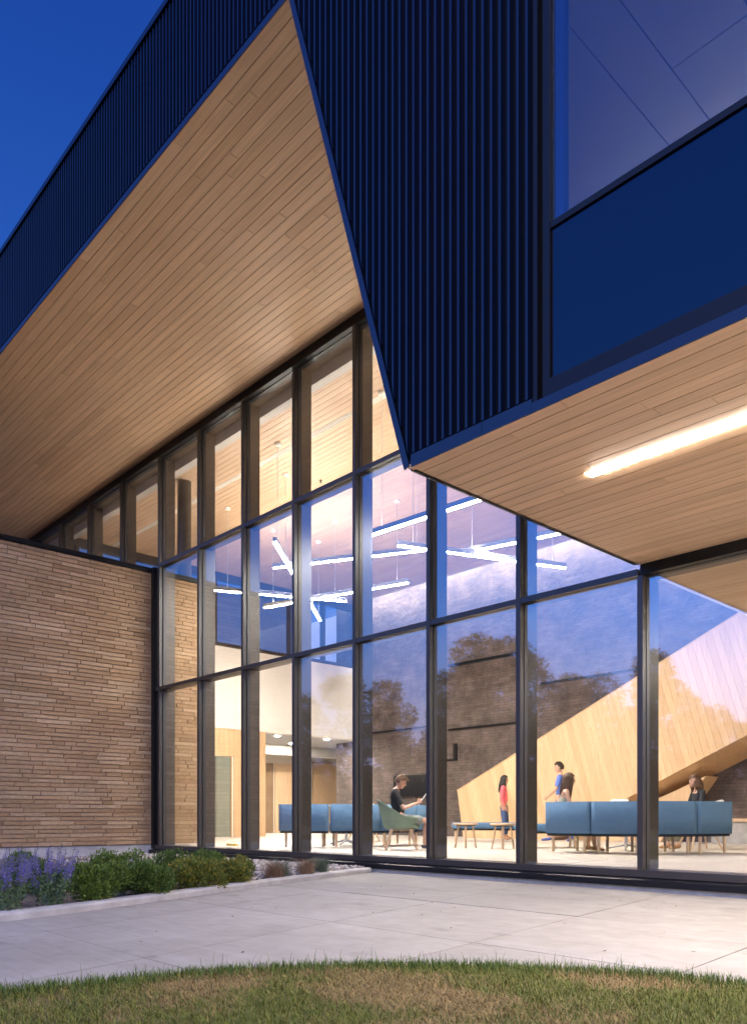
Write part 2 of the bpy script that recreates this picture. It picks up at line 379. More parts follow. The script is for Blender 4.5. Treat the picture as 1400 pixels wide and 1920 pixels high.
# brick wall: one brick per object for the largest 300, the rest joined
bw = thing('brick_wall', 'long brown brick wall rising over the planting bed at the left', 'wall', (XBW, 4.0, 0))
obj('wall_core', MB().box(XBW - 0.30, XBW - 0.017, YB + 0.017, 8.86, 0.03, 5.33).box(-25, XBW - 0.301, YB + 0.017, YB + 0.3, 0.03, 5.33).box(-25, XBW - 0.301, YB + 0.301, G - 0.1, 5.15, 5.33), MORTAR, bw)
obj('wall_cap', MB().box(XBW - 0.33, XBW + 0.035, YB - 0.035, G - 0.01, 5.335, 5.42).box(-25, XBW - 0.331, YB - 0.035, YB + 0.33, 5.335, 5.42).box(XBW - 0.33, XBW + 0.02, G + 0.03, 8.88, 5.335, 5.42), BLACK, bw)
obj('base_course', MB().box(XBW - 0.30, XBW - 0.03, YB + 0.03, G - 0.01, -0.34, 0.026).box(-25, XBW - 0.301, YB + 0.03, YB + 0.3, -0.34, 0.026), CONC_F, bw)
YB_ = YB; CH, BL, J = 0.0757, 0.61, 0.011
brick_meshes = {}
def brick_mesh(L):
    key = round(L, 2)
    if key not in brick_meshes:
        h = (CH - J) / 2; d = 0.05
        mb = MB(); e = 0.004
        x0, x1 = -0.05, 0.0
        mb.add([(x0, -L / 2, -h), (x0, L / 2, -h), (x0, L / 2, h), (x0, -L / 2, h), (x1 - e, -L / 2, -h), (x1 - e, L / 2, -h), (x1 - e, L / 2, h), (x1 - e, -L / 2, h),
                (x1, -L / 2 + e, -h + e), (x1, L / 2 - e, -h + e), (x1, L / 2 - e, h - e), (x1, -L / 2 + e, h - e)],
               [(0, 3, 2, 1), (0, 1, 5, 4), (1, 2, 6, 5), (2, 3, 7, 6), (3, 0, 4, 7), (4, 5, 9, 8), (5, 6, 10, 9), (6, 7, 11, 10), (7, 4, 8, 11), (8, 9, 10, 11)])
        brick_meshes[key] = mb.mesh('brick', BRICK)
    return brick_meshes[key]
bricks = []
r = 0; z = 0.034
offs = [0.0, 0.22, 0.40, 0.09, 0.31, 0.49, 0.16]
while z + CH < 5.335:
    y = YB - BL + (offs[r % 7] + random.uniform(-0.05, 0.05)) % BL
    while y < 8.84:
        L = BL if random.random() < 0.80 else random.choice((0.20, 0.30, 0.41))
        a, b = max(y, YB), min(y + L, 8.85)
        if a < G - 0.01 and b > G + 0.02:
            bricks.append((a, G - 0.012 - a, z, a)) if G - 0.012 - a > 0.03 else None
            if b - (G + 0.03) > 0.03: bricks.append((G + 0.03, b - G - 0.03, z, b))
        elif b - a > 0.03: bricks.append((a, b - a, z, a))
        y += L + J
    z += CH; r += 1
def view_rank(t):
    yc = t[0] + t[1] / 2
    zc = 0.7311 * -XBW + 0.6823 * yc  # depth seen from the camera side
    vis = yc > 4.5 and yc < 8.9 and t[1] > 0.12
    return (0 if vis else 1, zc)
bricks.sort(key=view_rank)
rest = MB()
for i, (y0, L, zz, _) in enumerate(bricks):
    proud = random.uniform(-0.004, 0.004)
    if i < 298:
        Lk = round(L, 2); o = link('brick', brick_mesh(Lk), bw, (proud, y0 + L / 2 - 4.0, zz + CH / 2))
    else:
        rest.box(XBW - 0.05, XBW + proud, y0, y0 + L, zz + J / 2, zz + CH - J / 2)
z = 0.034; r = 0
while z + CH < 5.335:
    x = XBW - 0.055 - offs[(r + 3) % 7]
    while x > -24.5: rest.box(x - BL, x, YB, YB + 0.05, z + J / 2, z + CH - J / 2); x -= BL + J
    z += CH; r += 1
o = obj('brick_course', rest, BRICK, bw); o['kind'] = 'stuff'

# foundation below the glass
structure('foundation', MB().box(XBW - 0.02, 7, G - 0.12, G + 0.2, -0.34, -0.145), CONC_F)

# ---- curtain wall
cw = thing('glass_curtain_wall', 'tall glass curtain wall with dark bronze mullions lighting the plaza', 'glass wall', (-9.0, G, -0.1))
def mull(x, z0, z1):
    obj('mullion', MB().box(x - 0.03, x + 0.03, G - 0.075, G - 0.012, z0, z1, 0).box(x - 0.027, x + 0.027, G + 0.014, G + 0.262, z0, z1, 1), [BRONZE, FIN], cw, (x, G, z0))
TR = [(3.02, 3.085), (5.40, 5.465)]
for x in MUL:
    if x < -14.3: mull(x, 5.43, 7.52)
    elif x < -4.2: mull(x, 0.02, 7.52)
    else: mull(x, 0.02, 3.01)
# corner post beside the brick
obj('corner_post', MB().box(XBW - 0.005, XBW + 0.10, G - 0.10, G - 0.005, -0.05, 5.43, 0).box(XBW + 0.02, XBW + 0.06, G + 0.005, G + 0.28, 0.0, 5.4, 1), [BLACK, BRONZE], cw, (XBW, G, 0))
def trans(x0, x1, z0, z1, deep=0.20):
    obj('transom', MB().box(x0 + 0.031, x1 - 0.031, G - 0.068, G - 0.011, z0, z1, 0).box(x0 + 0.0275, x1 - 0.0275, G + 0.013, G + deep, z0 + 0.004, z1 - 0.004, 1), [BRONZE, FIN], cw, ((x0 + x1) / 2, G, z0))
def pane(x0, x1, z0, z1):
    o = obj('glass_pane', MB().box(x0 + 0.004, x1 - 0.004, G - 0.006, G + 0.0, z0, z1), GLASS, cw, ((x0 + x1) / 2, G, z0))
    return o
for a, b in zip(MUL, MUL[1:]):
    if b < -14.1: pane(a, b, 5.44, 7.5)
    if a < -14.3: continue
    if b > -4.05:
        pane(a, b, 0.02, 3.02); continue
    pane(a, b, 0.02, 3.05); pane(a, b, 3.055, 5.43); pane(a, b, 5.435, 7.5)
    for z0, z1 in TR: trans(a, b, z0, z1)
pane(XBW + 0.08, MUL[6], 0.02, 3.05); pane(XBW + 0.08, MUL[6], 3.055, 5.40)
trans(XBW + 0.08, MUL[6] + 0.0, *TR[0])
obj('head_frame', MB().box(-25, XB - 0.03, G - 0.09, G - 0.013, 7.515, ZL - 0.004, 0).box(-25, XB - 0.03, G + 0.012, G + 0.24, 7.515, 7.56, 1), [BLACK, FIN], cw)
obj('head_frame', MB().box(XB + 0.06, 7, G - 0.09, G - 0.013, 3.012, 3.116, 0).box(XB + 0.06, 7, G + 0.012, G + 0.20, 3.012, 3.06, 1), [BLACK, FIN], cw)
obj('sill_frame', MB().box(XBW + 0.10, 7, G - 0.08, G + 0.26, -0.055, 0.018), BRONZE, cw)
obj('sill_flashing', MB().prism([(G - 0.18, -0.142), (G - 0.04, -0.142), (G - 0.04, -0.058), (G - 0.155, -0.070), (G - 0.18, -0.078)], 'x', XBW + 0.05, 7), BLACK, cw)
obj('interior_header', MB().box(-25, XB - 0.06, G + 0.268, G + 0.42, ZC - 0.06, 7.75), GREYW, cw)
for x in (-5.05, -6.3, -7.7, -9.2, -2.4):
    pass

# ---- soffits (planks)
PW = 0.128
plank_cache = {}
def plank_mesh(L, mat, w=PW - 0.0045, t=0.018):
    key = (round(L, 2), mat.name, w)
    if key not in plank_cache:
        e = 0.0025; mb = MB(); l = L / 2 - 0.0015; h = w / 2
        mb.add([(-l, -h, t), (l, -h, t), (l, h, t), (-l, h, t), (-l, -h, e), (l, -h, e), (l, h, e), (-l, h, e), (-l + e, -h + e, 0), (l - e, -h + e, 0), (l - e, h - e, 0), (-l + e, h - e, 0)],
               [(0, 1, 2, 3), (0, 4, 5, 1), (1, 5, 6, 2), (2, 6, 7, 3), (3, 7, 4, 0), (4, 8, 9, 5), (5, 9, 10, 6), (6, 10, 11, 7), (7, 11, 8, 4), (8, 11, 10, 9)])
        plank_cache[key] = mb.mesh('plank', mat)
    return plank_cache[key]
def soffit(root, x0, x1, y0, y1, z, mat, skip=None, lens=(2.4, 3.05, 3.66, 4.27), xr=None):
    n = int(round((y1 - y0) / PW)); p = wloc(root)
    for i in range(n):
        yc = y0 + (i + 0.5) * PW
        x = x1 if xr is None else xr(yc)
        first = True
        while x > x0 + 0.02:
            L = random.choice(lens) * (random.uniform(0.25, 1.0) if first else 1.0); first = False
            a = max(x - L, x0)
            if a - x0 < 0.3: a = x0
            L = round(x - a, 2)
            if L < 0.05: break
            if skip is None: link('plank', plank_mesh(L, mat), root, (x - L / 2 - p.x, yc - p.y, z - p.z))
            else:
                for s0, s1 in skip(yc, x - L, x):
                    if s1 - s0 > 0.05: link('plank', plank_mesh(round(s1 - s0, 2), mat), root, ((s0 + s1) / 2 - p.x, yc - p.y, z - p.z))
            x -= L
sl = thing('wood_soffit', 'high timber plank soffit over the tall glass, under the roof edge', 'soffit', (-10, 5.9, ZL), group=None)
obj('soffit_board', MB().box(-25.5, XA - 0.02, F - 0.03, G + 0.05, ZL + 0.02, ZL + 0.08), BLACK, sl)
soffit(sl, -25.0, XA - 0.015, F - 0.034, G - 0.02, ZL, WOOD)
sr = thing('wood_soffit', 'low timber plank soffit with a glowing light strip at the right', 'soffit', (0, 5.9, ZR))
obj('soffit_board', MB().box(XB + 0.03, 7, F - 0.03, G + 0.05, ZR + 0.02, ZR + 0.05), BLACK, sr)
LYC = F - 0.034 + 8.5 * PW; LY0, LY1, LX0 = LYC - 0.027, LYC + 0.027, -3.28     # inside one board row
def cut(yc, a, b):
    if abs(yc - LYC) < 0.03:
        return [(a, min(b, LX0 - 0.01))] if a < LX0 else []
    return [(a, b)]
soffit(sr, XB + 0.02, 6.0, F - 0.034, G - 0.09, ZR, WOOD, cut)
# recessed strip light in the low soffit (three lamps end to end, the first in view)
st = thing('linear_light', 'bright recessed light strip set into the low timber soffit', 'light', (LX0, (LY0 + LY1) / 2, ZR))
obj('trim', MB().box(LX0, 5.5, LYC - 0.0615, LY0 - 0.002, ZR, ZR + 0.018).box(LX0, 5.5, LY1 + 0.002, LYC + 0.0615, ZR, ZR + 0.018), WOOD, st)
obj('diffuser', MB().box(LX0 + 0.005, 5.5, LY0, LY1, ZR - 0.006, ZR + 0.016), STRIP, st)

# ---- upper volume: navy ribbed metal, trims, window
up = thing('metal_clad_volume', 'dark navy ribbed metal upper storey with a slanted cut corner', 'building', (-5, F, ZR))
def diag_x(z): return XA + (XB - XA) * (ZL - z) / (ZL - ZR)
def diag_z(x): return ZL - (x - XA) / (XB - XA) * (ZL - ZR)
XR = -3.02
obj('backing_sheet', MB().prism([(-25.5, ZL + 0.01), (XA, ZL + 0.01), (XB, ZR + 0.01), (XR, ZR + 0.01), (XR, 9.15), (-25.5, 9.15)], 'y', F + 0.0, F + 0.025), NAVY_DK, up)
RP = 0.0715
def rib_mesh(z0, z1, zl=None):
    # trapezoid rib, slanted foot where it lands on the diagonal
    mb = MB(); a, b, d = 0.015, 0.009, 0.040; zl = z0 if zl is None else zl
    mb.add([(-a, 0, zl), (-b, -d, zl), (b, -d, z0), (a, 0, z0), (-a, 0, z1), (-b, -d, z1), (b, -d, z1), (a, 0, z1)],
           [(0, 1, 5, 4), (1, 2, 6, 5), (2, 3, 7, 6), (3, 0, 4, 7), (0, 3, 2, 1), (4, 5, 6, 7)])
    return mb.mesh('cladding_rib', NAVY)
pu = wloc(up); left_rib = rib_mesh(0, 9.14 - (ZL + 0.09)); far = MB()
x = XR - 0.04; n = 0
while x > -25.4:
    if x > XA - 0.03:
        lo = ZR + 0.09
        zb = max(diag_z(x + 0.019) + 0.22, lo); zl = max(diag_z(x - 0.019) + 0.22, lo)
        if zb > 9.0: zb = zl = ZL + 0.09
        if x < XA + 0.05: zb = zl = max(zb, ZL + 0.05)
        full = zb == lo and zl == lo
        if full:
            if 'full' not in plank_cache: plank_cache['full'] = rib_mesh(0, 9.14 - lo)
            link('cladding_rib', plank_cache['full'], up, (x - pu.x, 0, lo - pu.z))
        else:
            link('cladding_rib', rib_mesh(zb - pu.z, 9.14 - pu.z, zl - pu.z), up, (x - pu.x, 0, 0))
    elif x > -13.4:
        link('cladding_rib', left_rib, up, (x - pu.x, 0, ZL + 0.09 - pu.z))
    else:
        far.prism([(x - 0.015, F), (x - 0.009, F - 0.040), (x + 0.009, F - 0.040), (x + 0.015, F)], 'z', ZL + 0.09, 9.14)
    x -= RP
o = obj('far_rib', far, NAVY, up); o['kind'] = 'stuff'
obj('roof_coping', MB().box(-25.5, 7, F - 0.06, F + 0.35, 9.152, ZTOP), NAVY, up)
obj('bottom_trim', MB().box(-25.5, XA - 0.012, F - 0.046, F - 0.036, ZL - 0.012, ZL + 0.055), TRIM, up)
# slanted trim
dv = Vector((XB - XA, 0, ZR - ZL)).normalized(); nv = Vector((-dv.z, 0, dv.x))   # nv points to +x, up
t0 = Vector((XA, 0, ZL - 0.012)); t1 = Vector((XB, 0, ZR - 0.012)); wd = 0.052
q = [t0, t1, t1 + Vector((0.075, 0, 0)) * 0 + nv * wd, t0 + nv * wd]
obj('slanted_trim', MB().prism([(p.x, p.z) for p in q], 'y', F - 0.0462, F - 0.0362), TRIM, up)
obj('bottom_trim', MB().box(XB + 0.068, -3.42, F - 0.045, F - 0.035, ZR - 0.012, ZR + 0.078), TRIM, up)
obj('bottom_trim', MB().box(-3.417, -3.017, F - 0.045, F - 0.035, ZR - 0.012, ZR + 0.078).box(-3.016, 7, F - 0.045, F - 0.035, ZR - 0.012, ZR + 0.052), TRIM, up)
obj('slanted_reveal', MB().prism([(XA, ZL), (XB, ZR), (XB + 0.05, ZR), (XA + 0.05, ZL + 0.02)], 'y', F + 0.03, G - 0.1), NAVY, up)
obj('side_wall', MB().prism([(XA + 0.06, ZL), (XB + 0.06, ZR + 0.09), (XB + 0.10, ZR + 0.09), (XA + 0.10, ZL)], 'y', F + 0.06, G + 0.3), GREYW, up)
obj('floor_slab', MB().box(XB + 0.12, 7, F + 0.12, YD - 0.4, ZR + 0.09, 4.10), GREYW, up)
# interior underside of that storey (planked like the soffit)
und = thing('wood_ceiling', 'low timber ceiling inside the glass behind the right soffit', 'ceiling', (0, 12, ZR))
mbu = MB(); y = G + 0.44
while y < YD - 0.5:
    x = 6.5
    while x > XB + 0.03:
        L = random.choice((2.4, 3.05, 3.66)); a = max(x - L, XB + 0.02); mbu.box(a + 0.0015, x - 0.0015, y + 0.003, y + PW - 0.003, ZR - 0.02, ZR - 0.004); x = a
    y += PW
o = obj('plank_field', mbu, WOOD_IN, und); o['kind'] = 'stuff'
obj('ceiling_board', MB().box(XB + 0.03, 7, G + 0.43, YD - 0.45, ZR - 0.003, ZR + 0.085), BLACK, und)
obj('end_trim', MB().box(XB - 0.005, XB + 0.018, G + 0.43, YD - 0.45, ZR - 0.03, 4.1), WHITE, und)
s2 = thing('linear_light', 'unseen added light strip brightening the low timber ceiling inside the right glass', 'light', (0, 12.0, ZR))  # lamp out of view, added to account for the lit low ceiling
obj('diffuser', MB().box(-3.4, 5.5, 11.95, 12.05, ZR - 0.032, ZR - 0.021), STRIP_ADDED, s2)
# window of the upper volume
wnd = link('window', None, up); wnd.location = (-2.9 - pu.x, 0, 3.25 - pu.z)
bpy.data.objects.remove(wnd)
wf = MB().box(-3.015, -2.985, F - 0.03, F + 0.10, ZR + 0.045, 9.14).box(-2.955, -2.905, F - 0.012, F + 0.14, ZR + 0.045, 9.14).box(-2.984, -2.956, F + 0.02, F + 0.12, ZR + 0.045, 9.14)
win = obj('window', wf, BLACK, up)
obj('frame', MB().box(-2.904, 7, F - 0.006, F + 0.14, 4.235, 4.275).box(-2.904, 7, F - 0.035, F + 0.12, ZR + 0.056, ZR + 0.16).box(-2.904, 7, F - 0.01, F + 0.12, 9.02, 9.14), BLACK, win)
obj('jamb', MB().box(-2.904, -2.84, F + 0.05, F + 0.10, 4.277, 9.0), basic('navy jamb', (0.03, 0.055, 0.15), 0.4), win)
obj('pane', MB().box(-2.90, 6.9, F + 0.012, F + 0.02, 4.28, 9.02), GLASS_UP, win)
obj('spandrel_panel', MB().box(-2.90, 6.9, F + 0.008, F + 0.03, ZR + 0.165, 4.233), SPAND, win)
# ceiling tiles of the room behind that window
uc = thing('tiled_ceiling', 'pale panelled ceiling seen through the upper right window', 'ceiling', (-1, 6.5, 7.0))
xs = [-4.9, -3.68, -3.29, -2.62, -1.9, -1.2, -0.3, 0.3, 0.9, 1.5, 2.1, 2.7, 3.3, 3.9, 4.5]; ys = [4.4, 6.58, 9.0]
for a, b in zip(xs, xs[1:]):
    yy = ys if a > -3.3 else [4.4, 9.0]
    for c, d in zip(yy, yy[1:]):
        obj('ceiling_tile', MB().box(a + 0.006, b - 0.006, c + 0.006, d - 0.006, 7.0, 7.02), WHITE, uc, (a, c, 7))
obj('ceiling_board', MB().box(-4.9, 5, 4.4, 9.0, 7.03, 7.06), BLACK, uc)

# ------------------------------------------------------------------ interior
ceil = structure('ceiling', MB().box(-19.45, XB - 0.01, G + 0.43, YD - 0.62, ZC + 0.022, ZC + 0.06), BLACK)
mbc = MB(); y = G + 0.43
SLOT = 9.02
while y < YD - 0.65:
    if not (y - 0.01 < SLOT < y + PW + 0.01):
        x = XB - 0.03 - random.uniform(0, 2)
        mbc.box(x, XB - 0.02, y + 0.0035, y + PW - 0.0035, ZC, ZC + 0.018)
        while x > -19.4:
            L = random.choice((2.4, 3.05, 3.66, 4.27)); a = max(x - L, -19.4); mbc.box(a + 0.0015, x - 0.0015, y + 0.0035, y + PW - 0.0035, ZC, ZC + 0.018); x = a
    y += PW
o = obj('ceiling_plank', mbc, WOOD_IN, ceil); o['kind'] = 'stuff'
sl0 = [y0 for y0 in [G + 0.43 + i * PW for i in range(80)] if y0 - 0.01 < SLOT < y0 + PW + 0.01]
ya, yb = min(sl0), max(sl0) + PW
tag(obj('slot_diffuser', MB().box(-19.3, XB - 0.05, ya + 0.006, ya + 0.03, ZC - 0.004, ZC + 0.018).box(-19.3, XB - 0.05, yb - 0.03, yb - 0.006, ZC - 0.004, ZC + 0.018).box(-19.3, XB - 0.05, (ya + yb) / 2 - 0.012, (ya + yb) / 2 + 0.012, ZC - 0.004, ZC + 0.018), WHITE), 'white linear air slot running along the high timber ceiling near the glass', 'air vent')
# dark brick back wall with cove light along its head
def dark_mat():
    m, n, l, p = nodes_of('dark wall'); p.inputs['Roughness'].default_value = 0.8; p.inputs['Specular IOR Level'].default_value = 0.25
    ge = n.new('ShaderNodeNewGeometry'); mp = n.new('ShaderNodeMapping'); mp.inputs['Rotation'].default_value = (math.pi / 2, 0, 0)
    l.new(ge.outputs['Position'], mp.inputs[0])
    bk = n.new('ShaderNodeTexBrick'); bk.inputs['Scale'].default_value = 1.0; bk.inputs['Brick Width'].default_value = 0.4; bk.inputs['Row Height'].default_value = 0.076
    bk.inputs['Mortar Size'].default_value = 0.005; bk.inputs['Color1'].default_value = (0.085, 0.064, 0.056, 1); bk.inputs['Color2'].default_value = (0.115, 0.09, 0.08, 1); bk.inputs['Mortar'].default_value = (0.065, 0.05, 0.045, 1)
    l.new(mp.outputs[0], bk.inputs['Vector'])
    nz = n.new('ShaderNodeTexNoise'); nz.inputs['Scale'].default_value = 1.8; nz.inputs['Detail'].default_value = 10; nz.inputs['Roughness'].default_value = 0.7
    l.new(ge.outputs['Position'], nz.inputs['Vector'])
    mr = n.new('ShaderNodeMapRange'); mr.inputs['From Min'].default_value = 0.35; mr.inputs['From Max'].default_value = 0.68; mr.inputs['To Min'].default_value = 0.75; mr.inputs['To Max'].default_value = 1.55
    l.new(nz.outputs['Fac'], mr.inputs['Value']); mx = n.new('ShaderNodeMix'); mx.data_type = 'RGBA'; mx.blend_type = 'MULTIPLY'; mx.inputs['Factor'].default_value = 1
    l.new(bk.outputs['Color'], mx.inputs[6]); l.new(mr.outputs[0], mx.inputs[7]); l.new(mx.outputs[2], p.inputs['Base Color'])
    bp = n.new('ShaderNodeBump'); bp.inputs['Strength'].default_value = 0.8; bp.inputs['Distance'].default_value = 0.03
    n2 = n.new('ShaderNodeTexNoise'); n2.inputs['Scale'].default_value = 9; n2.inputs['Detail'].default_value = 8; l.new(ge.outputs['Position'], n2.inputs['Vector'])
    l.new(n2.outputs['Fac'], bp.inputs['Height']); l.new(bp.outputs[0], p.inputs['Normal']); return m
DARK = dark_mat()
dw = thing('dark_brick_wall', 'dark grey-brown brick back wall inside, washed with light along its head', 'wall', (-12, YD, 0))
obj('wall_face', MB().box(-20.7, 7, YD, YD + 0.3, 0.0, 8.6), DARK, dw)
for x0, x1, z, h in ((-15.6, -13.05, 5.02, 0.07), (-15.6, -13.0, 3.14, 0.05), (-20.5, -16.2, 3.30, 0.05), (-12.4, -9.6, 4.1, 0.04)):  # the last bar stands in for the dark line of a reflected cable
    obj('ledge_and_cable_line', MB().box(x0, x1, YD - 0.07, YD - 0.002, z - h, z), BLACK, dw)
obj('niche_frame', MB().box(-15.42, -15.30, YD - 0.05, YD - 0.002, 2.2, 2.7).box(-15.95, -15.425, YD - 0.05, YD - 0.002, 2.2, 2.26), BLACK, dw)
tag(obj('wall_screen', MB().box(-17.85, -16.35, YD - 0.09, YD - 0.003, 1.2, 1.85), basic('screen black', (0.008, 0.008, 0.009), 0.3)), 'black flat screen hung on the dark brick wall behind the seated man', 'screen')
cv = thing('cove_light', 'long hidden cove light brightening the head of the dark brick wall', 'light', (-12, YD - 0.4, ZC))
obj('housing', MB().box(-19.3, XB - 0.1, YD - 0.60, YD - 0.50, ZC + 0.02, ZC + 0.45), WHITE, cv)
obj('diffuser', MB().box(-19.2, XB - 0.2, YD - 0.48, YD - 0.40, ZC + 0.30, ZC + 0.33), COVE, cv)
# bench along the foot of the dark wall
bn = thing('wall_bench', 'low concrete wall bench with a timber top under the stair', 'bench', (-3, YD - 0.4, 0))
obj('bench_base', MB().box(-7.6, 6, YD - 0.62, YD - 0.01, 0, 0.46), CONC_F, bn); obj('bench_top', MB().box(-7.65, 6, YD - 0.66, YD - 0.012, 0.463, 0.53), LEGW, bn)

# white bulkhead and timber wall at the far left
XW = -19.2
bh = thing('white_bulkhead', 'wide blank white bulkhead over the lobby at the far left', 'wall', (XW, 13, 3.05))
obj('bulkhead_face', MB().box(XW - 0.30, XW, G + 0.3, YD - 0.01, 3.05, 5.33), WHITE, bh)
ww = thing('timber_wall', 'pale timber board wall under the white bulkhead with a glazed door', 'wall', (XW, 11, 0))
y = G + 0.3
boards = []
while y < 13.60:
    b = min(y + 0.16, 13.63)
    z0 = 2.27 if (b > 11.45 and y < 12.47) else 0.0
    obj('plank', MB().box(XW - 0.03, XW - 0.005, y + 0.002, b - 0.002, z0, 3.045), WOOD_ST, ww, (XW, (y + b) / 2, 1)); y += 0.16
obj('wall_core', MB().box(XW - 0.30, XW - 0.035, G + 0.3, 11.45, 0, 3.04).box(XW - 0.30, XW - 0.035, 12.49, 13.63, 0, 3.04).box(XW - 0.30, XW - 0.035, 11.45, 12.49, 2.27, 3.04), WHITE, ww)
dr = obj('door', MB().box(XW - 0.06, XW - 0.035, 11.5, 11.97, 0.01, 2.25).box(XW - 0.06, XW - 0.035, 11.985, 12.45, 0.01, 2.25), basic('grey green door glass', (0.20, 0.22, 0.18), 0.08, spec=0.6), ww)
obj('frame', MB().box(XW - 0.05, XW + 0.01, 12.452, 12.485, 0, 2.268).box(XW - 0.05, XW + 0.01, 11.46, 11.492, 0, 2.268), WOOD_ST, dr)
# lobby recess
lb = thing('lobby_recess', 'lobby recess with a timber door and white column under the bulkhead', 'wall', (-23.5, 17, 0))
obj('back_wall', MB().box(-23.8, -23.5, 13.6, 20.7, 0, 3.35), basic('lobby cream', (0.70, 0.63, 0.52), 0.8), lb)
obj('brick_panel', MB().box(-23.498, -23.45, 15.6, 16.98, 0, 2.5), BRICK, lb)
obj('door', MB().box(-23.498, -23.44, 17.05, 17.93, 0.01, 2.5), WOOD_ST, lb)
obj('column', MB().box(-23.4, -23.1, 18.0, 18.35, 0, 3.05), WHITE, lb)
obj('timber_panel', MB().box(-23.498, -23.42, 18.8, 19.9, 0, 2.6), WOOD_ST, lb)
obj('beam', MB().box(-22.6, -22.3, 13.64, 20.6, 2.72, 3.045), WHITE, lb)
obj('lobby_ceiling', MB().box(-23.5, XW - 0.31, 13.3, 20.6, 3.055, 3.15), GREYW, lb)
for i, (dx, dy) in enumerate(((-19.92, 14.57), (-21.6, 16.4), (-19.72, 16.36))):
    d = thing('downlight', ['small round lobby downlight nearest the timber wall', 'small round lobby downlight farthest from the atrium', 'small round lobby downlight nearest the dark brick wall'][i], 'light', (dx, dy, 3.05), group='round downlights in the lobby ceiling')
    obj('trim', MB().lathe([(0.085, 0), (0.085, -0.008), (0.07, -0.008)], seg=16), WHITE, d, local=True)
    obj('lens', MB().lathe([(0.0, -0.004), (0.07, -0.005)], seg=16), DOWNL, d, local=True)
# clerestory above the bulkhead
cl = thing('clerestory_window', 'strip of dark mullioned clerestory windows above the white bulkhead', 'window', (XW, 13, 5.35))
obj('frame', MB().box(XW - 0.22, XW - 0.06, G + 0.3, YD, 5.335, 5.45).box(XW - 0.22, XW - 0.06, G + 0.3, YD, 7.2, 7.44), BRONZE, cl)
y = G + 0.45
while y < YD - 0.1:
    obj('mullion', MB().box(XW - 0.24, XW - 0.05, y, y + 0.07, 5.452, 7.198), BRONZE, cl)
    if y + 1.36 < YD: obj('pane', MB().box(XW - 0.16, XW - 0.15, y + 0.072, min(y + 1.298, YD - 0.02), 5.452, 7.198), glass('clerestory glass', (0.85, 0.9, 0.95), 0.06, 0.45), cl)
    y += 1.3
# round steel column standing on the brick wall end
tag(obj('steel_column', MB().lathe([(0.14, 5.425), (0.14, 7.395)], (-14.56, 8.32, 0), 24).lathe([(0.19, 5.424), (0.19, 5.45), (0.14, 5.45)], (-14.56, 8.32, 0), 24), BRONZE), 'dark round steel column just inside the glass above the brick wall', 'column')

# wood-clad stair
stair = thing('timber_staircase', 'big timber clad staircase rising to the right across the back wall', 'staircase', (-10, 16.6, 0))
def clip(poly, a, b, c):
    """keep a*x + b*z <= c"""
    out = []
    for i in range(len(poly)):
        p, q = poly[i], poly[(i + 1) % len(poly)]; dp = a * p[0] + b * p[1] - c; dq = a * q[0] + b * q[1] - c
        if dp <= 0: out.append(p)
        if (dp < 0 < dq) or (dq < 0 < dp):
            t = dp / (dp - dq); out.append((p[0] + (q[0] - p[0]) * t, p[1] + (q[1] - p[1]) * t))
    return out
SLP = 0.455
def top_z(x): return 1.28 + (x + 14.43) * SLP
def bot_z(x): return 1.38 + (x + 8.52) * 0.464
xe = 1.5
band = [(-14.43, 1.28), (-14.22, 0.0), (-11.5, 0.0), (xe, bot_z(xe)), (xe, top_z(xe))]
LEAN = 0.30; PWS = 0.155; PT = 16.6
s0 = -14.43 + LEAN * 0.0 - 0.5; i = 0
while s0 + i * PWS < xe + 3.2:
    c0 = s0 + i * PWS; c1 = c0 + PWS - 0.005
    # plank k covers c0 <= x + LEAN*z <= c1 (measured at the floor)
    pg = clip(clip(band, 1, LEAN, c1), -1, -LEAN, -c0)
    if len(pg) >= 3:
        area = abs(sum(pg[k][0] * pg[(k + 1) % len(pg)][1] - pg[(k + 1) % len(pg)][0] * pg[k][1] for k in range(len(pg)))) / 2
        if area > 0.004:
            cx = sum(p[0] for p in pg) / len(pg); cz = sum(p[1] for p in pg) / len(pg)
            obj('plank', MB().prism(pg, 'y', PT, PT + 0.02), WOOD_ST, stair, (cx, PT, cz))
    i += 1
ins = [(-14.38, 1.26), (-14.18, 0.0), (-11.5, 0.0), (xe, bot_z(xe) + 0.01), (xe, top_z(xe) - 0.02)]
obj('parapet_core', MB().prism(ins, 'y', PT + 0.021, PT + 0.12), MORTAR, stair)
obj('parapet_cap', MB().prism([(-14.45, 1.283), (xe, top_z(xe) + 0.003), (xe, top_z(xe) + 0.023), (-14.45, 1.303)], 'y', PT - 0.005, PT + 0.13), WOOD_ST, stair)
# underside, boarded across the flight and dropping slightly towards the wall
x = -11.4
while x < xe:
    b = min(x + 0.9, xe); mb = MB()
    mb.add([(x + .002, PT + 0.02, bot_z(x)), (b - .002, PT + 0.02, bot_z(b)), (b - .002, YD - 0.02, bot_z(b) - 0.22), (x + .002, YD - 0.02, bot_z(x) - 0.22),
            (x + .002, PT + 0.02, bot_z(x) + 0.03), (b - .002, PT + 0.02, bot_z(b) + 0.03), (b - .002, YD - 0.02, bot_z(b) - 0.19), (x + .002, YD - 0.02, bot_z(x) - 0.19)],
           [(0, 1, 2, 3), (4, 7, 6, 5), (0, 4, 5, 1), (1, 5, 6, 2), (2, 6, 7, 3), (3, 7, 4, 0)])
    obj('underside_panel', mb, WOOD_ST, stair); x += 0.9
obj('base_return', MB().prism([(-11.3, 0.0), (-8.75, 0.0), (-7.7, 1.45), (-8.35, 1.16)], 'y', PT + 0.35, YD - 0.03), WOOD_ST, stair)
tr = MB()
x = -13.9; z = 0.17
